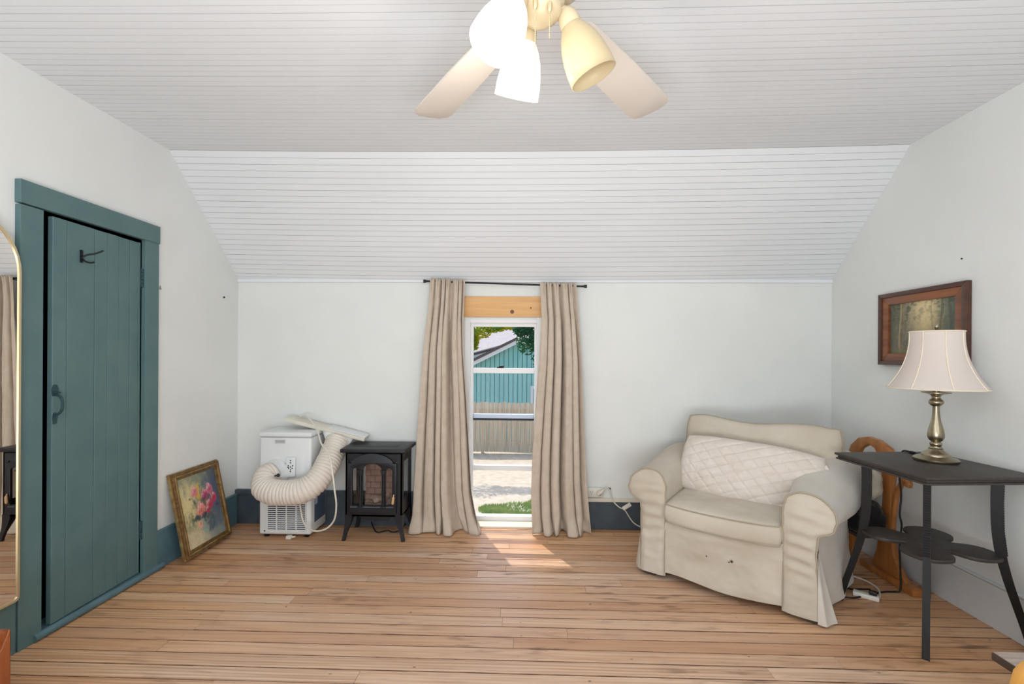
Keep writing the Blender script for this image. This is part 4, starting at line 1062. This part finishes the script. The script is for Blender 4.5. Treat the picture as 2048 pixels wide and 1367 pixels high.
obj('strap', MB().tube(spline([(1.87, 2.655, .36), (1.84, 2.62, .41), (1.83, 2.62, .45), (1.87, 2.65, .44), (1.90, 2.66, .40)], 5), .006, 8), m_bag, bgp, 60, world=True)
tag(obj('cream_blanket', blob((1.945, 2.785, .53), (.085, .13, .10), 9, .16), m_cream, None, 180), 'folded cream blanket on the black bag by the oak rack', 'blanket')

# ------------------------------------------------------------------ ceiling fan
FX, FY = .03, 1.15
fan = thing('ceiling_fan', 'ivory ceiling fan with light kit of three frosted bell shades, two lit', 'ceiling fan', (FX, FY, 2.435))
Tf = Matrix.Translation((0, 0, -2.435))
obj('canopy', MB().lathe([(0, 2.436), (.07, 2.436), (.07, 2.425), (.055, 2.40), (.025, 2.385), (0, 2.385)], 36, Tf), m_fan, fan, 50)
obj('downrod', MB().lathe([(0, 2.39), (.012, 2.39), (.012, 2.27), (0, 2.27)], 16, Tf), m_fan, fan, 50)
obj('motor_housing', MB().lathe([(0, 2.285), (.05, 2.285), (.095, 2.27), (.115, 2.245), (.12, 2.21), (.115, 2.175), (.09, 2.155), (0, 2.15)], 44, Tf), m_fan, fan, 50)
obj('switch_housing', MB().lathe([(0, 2.155), (.058, 2.155), (.062, 2.13), (.06, 2.115), (.052, 2.104), (.054, 2.096), (.046, 2.084), (.036, 2.078), (.034, 2.074), (.02, 2.070), (0, 2.069)], 40, Tf), m_fan, fan, 50)
for k in range(5):
    a = math.radians(36 + 72 * k + 1.5)
    dr_ = Vector((math.sin(a), math.cos(a), 0)); pr = Vector((math.cos(a), -math.sin(a), 0))
    tilt = math.radians(-9)
    up_ = (Vector((0, 0, 1)) * math.cos(tilt) + pr * math.sin(tilt)); pp = (pr * math.cos(tilt) - Vector((0, 0, 1)) * math.sin(tilt))
    Tb = axes((0, 0, 2.135 - 2.435), dr_, -pp if False else up_.cross(dr_), up_)
    ol = [(.155, -.036), (.17, -.05), (.24, -.056), (.40, -.066), (.60, -.072), (.665, -.074), (.69, -.066), (.705, -.04), (.707, 0), (.703, .045), (.69, .064), (.665, .072), (.60, .071), (.40, .066), (.24, .056), (.17, .05), (.155, .036)]
    ol = [(x * .985, y_) for x, y_ in ol]
    bl = obj('blade', MB().prism(ol, -.003, .003, Tb, .001), m_blade, fan, 40)
    ir = MB().prism([(.10, -.012), (.15, -.014), (.175, -.034), (.215, -.032), (.235, -.012), (.24, 0), (.235, .012), (.215, .032), (.175, .034), (.15, .014), (.10, .012)], -.009, -.003, Tb, .001)
    ir.tube([Tb @ Vector((.06, 0, .02)), Tb @ Vector((.10, 0, .002)), Tb @ Vector((.125, 0, -.006))], .009, 8)
    obj('blade_iron', ir, m_fan, bl, 40)
shade_prof = [(.022, 0), (.028, .012), (.039, .030), (.049, .055), (.056, .085), (.0595, .112), (.0605, .142)]
for k, (az, lit) in enumerate(((-25, True), (76, False), (-132, True))):
    a = math.radians(az); dh = Vector((math.sin(a), math.cos(a), 0)); tl = math.radians(27)
    ax = dh * math.sin(tl) + Vector((0, 0, -1)) * math.cos(tl)
    neck = dh * .078 + Vector((0, 0, 2.083 - 2.435))
    s_ = ax.orthogonal().normalized(); q_ = ax.cross(s_)
    Ts = axes(tuple(neck), s_, q_, ax)
    am = MB().tube(spline([dh * .035 + Vector((0, 0, 2.105 - 2.435)), dh * .062 + Vector((0, 0, 2.108 - 2.435)), neck - ax * .022, neck + ax * .002], 5), .014, 12)
    am.lathe([(0, -.03), (.018, -.03), (.024, -.02), (.0265, -.004), (.0265, .014), (.024, .016), (0, .016)], 24, Ts)
    obj('lamp_arm', am, m_fan, fan, 50)
    so = obj('glass_shade', MB().lathe(shade_prof, 40, Ts), m_fan_lit if lit else m_fan_glass, fan, 180)
    so.modifiers.new('thickness', 'SOLIDIFY').thickness = .003
    obj('bulb', MB().lathe([(0, .016), (.013, .016), (.014, .04), (.026, .065), (.030, .085), (.026, .105), (.014, .116), (0, .119)], 24, Ts), m_bulb if lit else m_bulb_off, fan, 180)
    if lit:
        ld = D.lights.new('fan_bulb', 'POINT'); ld.energy = 3.5; ld.color = (1, .93, .82); ld.shadow_soft_size = .05
        lo = D.objects.new('fan_bulb', ld); C.objects.link(lo); lo.location = Vector((FX, FY, 2.435)) + neck + ax * .25
for (dx_, dy_, z1) in ((-.012, -.055, 1.90), (.022, -.045, 2.0)):
    ch = MB()
    z = 2.085
    ch.lathe([(0, .012), (.006, .010), (.006, -.006), (.003, -.012), (0, -.013)], 10, Matrix.Translation((dx_, dy_, 2.075 - 2.435)))
    k = 0
    while z > z1:
        ch.lathe([(0, .0021), (.0017, .0009), (.0017, -.0009), (0, -.0021)], 6, Matrix.Translation((dx_, dy_, z - 2.435))); z -= .0045
    ch.tube([(dx_, dy_, 2.085 - 2.435), (dx_, dy_, z1 - 2.435)], .0007, 4)
    obj('pull_chain', ch, m_gold, fan, 60, weld=False)

# ------------------------------------------------------------------ furniture corners at the bottom of the frame
BX = thing('wooden_bin', 'orange varnished wooden bin with white cloth inside at bottom left corner', 'bin', (-1.86, 1.36, 0))
bx0, bx1, by0, by1, bz = -2.05, -1.672, 1.19, 1.465, .350
cv = [(bx0, 0), (bx1, 0), (bx1, bz - .004), (bx1 - .004, bz)] + [(bx1 - .02 - .24 * t / 10, bz - .004 - .075 * math.sin(PI * t / 20)) for t in range(1, 11)] + [(bx0 + .10, bz - .075), (bx0, bz - .05)]
T_bx = axes((0, 0, 0), (1, 0, 0), (0, 0, 1), (0, -1, 0))
obj('front_panel', MB().prism(cv, -by0 - .018, -by0, T_bx, .003), m_orange, BX, 40, world=True)
obj('rear_panel', MB().box(bx0, bx1, by1 - .018, by1, 0, bz, .003), m_orange, BX, 40, world=True)
rim = [(by1, 0), (by1, bz - .004), (by1 - .004, bz)] + [(by1 - .006 - .036 * t / 12, bz - .003 - .060 * math.sin(PI * t / 24)) for t in range(1, 13)] + [(by0, bz - .06), (by0, 0)]
obj('side_panel', MB().prism(rim, bx1 - .016, bx1 + .004, axes((0, 0, 0), (0, 1, 0), (0, 0, 1), (1, 0, 0)), .004), m_orange, BX, 40, world=True)
obj('side_panel', MB().box(bx0, bx0 + .018, by0, by1, 0, bz - .05, .003), m_orange, BX, 40, world=True)
obj('bottom_panel', MB().box(bx0, bx1, by0, by1, .01, .025), m_orange, BX, world=True)
tag(obj('white_cloth', MB().grid(lambda u, v: (lerp(bx0 + .022, bx1 - .022, u), lerp(by0 + .022, by1 - .022, v), .333 + .020 * nz(u * 5, v * 4, 3) + .012 * nz(u * 12, v * 9, 8)), 40, 28), m_linen_w, None, 180), 'crumpled white cloth inside the orange wooden bin', 'cloth').modifiers.new('thickness', 'SOLIDIFY').thickness = .03
BR = thing('storage_bench', 'low bench with weathered board top and fleece side at bottom right corner', 'bench', (1.8, 1.2, 0))
rx0, ry1, rz, ry0 = 1.437, 1.468, .35, 1.295
obj('top_board', MB().box(rx0, 2.12, ry0, ry1, rz - .003, rz, .001), m_grey_wood, BR, 40, world=True)
obj('edge_board', MB().box(rx0 - .004, 2.12, ry0, ry1 + .003, rz - .026, rz - .003, .004), m_brown, BR, 40, world=True)
obj('fleece_side', MB().grid(lambda u, v: (rx0 + .045 + .006 * nz(u * 20, v * 14, 2), lerp(ry1 - .03, ry0 + .01, u), lerp(rz - .03, .02, v)), 60, 40).box(rx0 + .05, 2.1, ry0 + .01, ry1 - .03, .02, rz - .03), m_wool, BR, 180, world=True)
for x, y in ((rx0 + .08, ry1 - .07), (2.07, ry1 - .07), (rx0 + .08, ry0 + .04), (2.07, ry0 + .04)):
    obj('foot', MB().box(x - .02, x + .02, y - .02, y + .02, 0, .03), m_brown, BR, world=True)
PS = thing('pine_post', 'honey coloured pine board with rounded top at bottom right edge', 'board', (1.40, 1.257, 0))
pp_ = [(1.278, 0), (1.50, 0), (1.50, .462), (1.40, .462), (1.36, .458), (1.317, .447), (1.297, .425), (1.287, .388), (1.282, .34)]
obj('board', MB().prism(pp_, -1.275, -1.24, T_bx, .006), m_yellow, PS, 40, world=True)
obj('foot_block', MB().box(1.27, 1.51, 1.215, 1.288, 0, .03, .004), m_yellow, PS, 40, world=True)

# ------------------------------------------------------------------ small marks on the walls
def nail(p, nrm, label, r=.004):
    T_ = axes(p, Vector(nrm).orthogonal().normalized(), Vector(nrm).cross(Vector(nrm).orthogonal().normalized()), nrm)
    tag(obj('nail', MB().lathe([(0, .007), (r, .006), (r, .004), (r * .5, .003), (r * .5, -.001)], 10, T_), m_metal_dk, None, 40), label, 'nail')
nail((XL, 3.214, 1.644), (1, 0, 0), 'small dark nail in the left wall near the back corner', .007)
nail((XR, 2.39, 1.744), (-1, 0, 0), 'small nail in the right wall above the framed landscape', .004)
hk_ = MB().prism([(-.008, -.012), (.008, -.012), (.001, .010), (-.001, .010)], 0, .003, axes((XL, 2.645, 1.631), (0, 1, 0), (0, 0, 1), (1, 0, 0)))
tag(obj('picture_hook', hk_, M('hook_grey', K(150, 150, 146), .5, .3), None), 'tiny grey picture hook on left wall beside the door casing', 'hook')

# ------------------------------------------------------------------ outdoors
GZ = -2.42
m_ground = M('dry_ground', K(222, 208, 186), .95, var=5, col2=K(204, 190, 164), bump=(30, .5))
m_fence = M_wood('weathered_fence', K(232, 212, 184), K(200, 178, 150), .25, 'Z', .8)
m_housep = M('aqua_siding', K(150, 216, 212), .7, var=1.5, col2=K(160, 222, 218))
m_trimw = M('white_fascia', K(245, 245, 245), .5)
m_roof = M('pale_shingles', K(216, 206, 200), .9, var=14, col2=K(190, 180, 176))
m_roof_d = M('brown_shingles', K(120, 106, 104), .9, var=20, col2=K(92, 84, 86))
m_leaf_y = M_cloth('yellow_green_leaf', K(206, 200, 40), K(96, 150, 40), rough=.7, weave=10, wst=0, transl=.55, var=2.0)
m_leaf_g = M_cloth('dark_green_leaf', K(56, 122, 62), K(28, 88, 66), rough=.7, weave=10, wst=0, transl=.35, var=1.5)
m_grass = M_cloth('green_grass', K(118, 156, 86), K(176, 190, 126), rough=.8, weave=10, wst=0, transl=.4, var=1.6)
m_bark = M('bark', K(92, 76, 64), .9)
gr = obj('ground', MB().grid(lambda u, v: (lerp(-25, 25, u), lerp(3.6, 60, v), GZ + .03 * nz(u * 20, v * 20, 1)), 40, 50), m_ground); gr['kind'] = 'structure'; gr['label'] = 'sunlit dry yard seen through the window'; gr['category'] = 'ground'
fe = thing('yard_fence', 'weathered wooden dog-ear fence at the end of the yard', 'fence', (-.8, 17.3, GZ))
rndf = random.Random(5)
x = -4.2
while x < 2.6:
    wd = .150; h = 1.90 + rndf.uniform(-.03, .03); gp = rndf.choice([.012, .014, .02, .03]) if x < -.0 else .024
    c_ = .035
    pl = [(x, .06), (x + wd, .06), (x + wd, h - c_), (x + wd - c_, h), (x + c_, h), (x, h - c_)]
    obj('picket', MB().prism(pl, -.01, .01, axes((0, 17.3, GZ), (1, 0, 0), (0, 0, 1), (0, -1, 0))), m_fence, fe, world=True, weld=False)
    x += wd + gp
for z in (.35, 1.05, 1.6): obj('fence_rail', MB().box(-4.3, 2.7, 17.32, 17.36, GZ + z - .045, GZ + z + .045), m_fence, fe, world=True)
for x in (-4.0, -1.6, .8): obj('fence_post', MB().box(x - .05, x + .05, 17.36, 17.46, GZ, GZ + 1.8), m_fence, fe, world=True)
ho = thing('aqua_house', 'aqua board and batten house with white trimmed gable beyond the fence', 'house', (-.3, 20, GZ))
HY = 20.0; apx, apz, slope = -.25, 1.80, .50
x = -4.3
while x < 3.6:
    x1 = x + .198
    zt0, zt1 = apz - slope * abs(x - apx), apz - slope * abs(x1 - apx)
    obj('siding_board', MB().prism([(x + .013, GZ), (x1 - .013, GZ), (x1 - .013, zt1), (x + .013, zt0)], -.02, 0, axes((0, HY, 0), (1, 0, 0), (0, 0, 1), (0, -1, 0))), m_housep, ho, world=True, weld=False)
    x = x1
obj('wall', MB().prism([(-4.3, GZ), (3.6, GZ), (3.6, -.1), (apx, apz), (-4.3, -.2)], .02, 4.0, axes((0, HY, 0), (1, 0, 0), (0, 0, 1), (0, 1, 0))), M('aqua_shadow_gap', K(70, 130, 128), .8), ho, world=True)
for sg in (-1, 1):
    a_, b_ = Vector((apx, HY - .06, apz)), Vector((apx + sg * 4.6, HY - .06, apz - slope * 4.6))
    d_ = (b_ - a_).normalized(); n_ = Vector((-d_.z, 0, d_.x)); n_ = n_ if n_.z > 0 else -n_
    Tr = axes(tuple(a_), d_, (0, 1, 0), n_)
    obj('fascia', MB().box(0, 5.1, -.3, -.26, -.02, .13, T=Tr), m_trimw, ho, world=True)
    obj('roof', MB().box(0, 5.1, -.34, 4.2, .13, .24, T=Tr), m_roof_d, ho, world=True)
wf = obj('window', MB().box(.22, .95, HY - .07, HY - .02, -.98, -.08), m_trimw, ho, world=True)
obj('window_pane', MB().box(.32, .85, HY - .075, HY - .069, -.88, -.19), M('pale_pane', K(170, 200, 208), .1), wf, world=True)
h2 = thing('rear_house', 'house with large pale sunlit roof behind the aqua gable', 'house', (-1, 27, GZ))
ra_ = Vector((-9, 26.0, -.35)); T2 = axes(tuple(ra_), Vector((1, 0, .27)).normalized(), Vector((0, .9, .43)).normalized(), Vector((1, 0, .27)).normalized().cross(Vector((0, .9, .43)).normalized()))
obj('roof', MB().box(0, 12, 0, 4.2, -.06, 0, T=T2), m_roof, h2, world=True)
obj('fascia', MB().box(0, 12, -.1, -.04, -.24, -.02, T=T2), m_trimw, h2, world=True)
obj('eave', MB().box(0, 12, -.14, 0, -.02, .1, T=T2), m_roof_d, h2, world=True)
obj('wall', MB().box(-9, 2.6, 27, 30, GZ, .2), M('blue_grey_siding', K(120, 132, 148), .8), h2, world=True)
def leaves(mb, c, r, n, size, rnd):
    for _ in range(n):
        while True:
            d = Vector((rnd.uniform(-1, 1), rnd.uniform(-1, 1), rnd.uniform(-1, 1)))
            if d.length < 1: break
        p = Vector(c) + Vector((d.x * r[0], d.y * r[1], d.z * r[2]))
        a = Vector((rnd.gauss(0, 1), rnd.gauss(0, 1), rnd.gauss(0, .6))).normalized(); b_ = a.orthogonal().normalized(); s_ = size * rnd.uniform(.6, 1.3)
        mb.add([p - a * s_, p + b_ * s_ * .45, p + a * s_, p - b_ * s_ * .45], [(0, 1, 2, 3)])
def tree(name, label, trunk, blobs, mat, n, size, seed):
    t_ = thing(name, label, 'tree', trunk[0]); rnd = random.Random(seed)
    mb = MB()
    for c, r in blobs: leaves(mb, c, r, n, size, rnd)
    obj('foliage', mb, mat, t_, world=True, kind='stuff', weld=False)
    tm = MB().tube(spline([trunk[0], trunk[1], trunk[2]], 6), [.16 - .008 * k for k in range(13)], 8)
    for c, r in blobs: tm.tube([trunk[2], tuple(Vector(trunk[2]).lerp(Vector(c), .5) + Vector((0, 0, .15))), c], [.05, .035, .012], 6)
    obj('trunk', tm, m_bark, t_, 60, world=True)
tree('yellow_tree', 'tree with yellow green leaves at upper left of the window view', ((-3.6, 15, GZ), (-3.5, 15, .8), (-3.0, 15, 2.2)),
     [((-1.45, 15, 2.02), (.38, .4, .26)), ((-1.0, 15, 2.12), (.34, .4, .16)), ((-1.66, 15, 1.66), (.14, .2, .3)), ((-2.1, 15, 2.2), (.5, .6, .5)), ((-.6, 15, 2.18), (.3, .4, .12))], m_leaf_y, 420, .065, 21)
tree('green_tree', 'tree with dark green leaves at upper right of the window view', ((2.6, 14, GZ), (2.5, 14, .8), (1.9, 14, 2.3)),
     [((.05, 14, 1.75), (.36, .5, .5)), ((.38, 14.1, 1.55), (.34, .5, .55)), ((-.12, 13.9, 2.05), (.3, .4, .28)), ((.42, 14, .92), (.16, .3, .18)), ((.9, 14, 1.7), (.6, .6, .8)), ((.35, 14, 2.3), (.5, .5, .4))], m_leaf_g, 460, .065, 22)
gb = MB(); rg = random.Random(9)
for _ in range(5200):
    cx0, cy0, rx, ry = rg.choice([(-.15, 11.1, .55, .45), (.35, 11.4, .4, .35), (-.75, 11.0, .35, .35), (-.45, 10.6, .5, .35), (.1, 10.5, .5, .3)])
    a = rg.uniform(0, 6.28); q = math.sqrt(rg.random())
    x, y = cx0 + rx * q * math.cos(a), cy0 + ry * q * math.sin(a); h = rg.uniform(.03, .09); d = rg.uniform(-.04, .04); w_ = .008
    gb.add([(x - w_, y, GZ), (x + w_, y, GZ), (x + d, y + d * .5, GZ + h)], [(0, 1, 2)])
g_ = obj('grass_patch', gb, m_grass, None, kind='stuff', weld=False); tag(g_, 'patches of green grass on the dry yard below the window', 'grass')
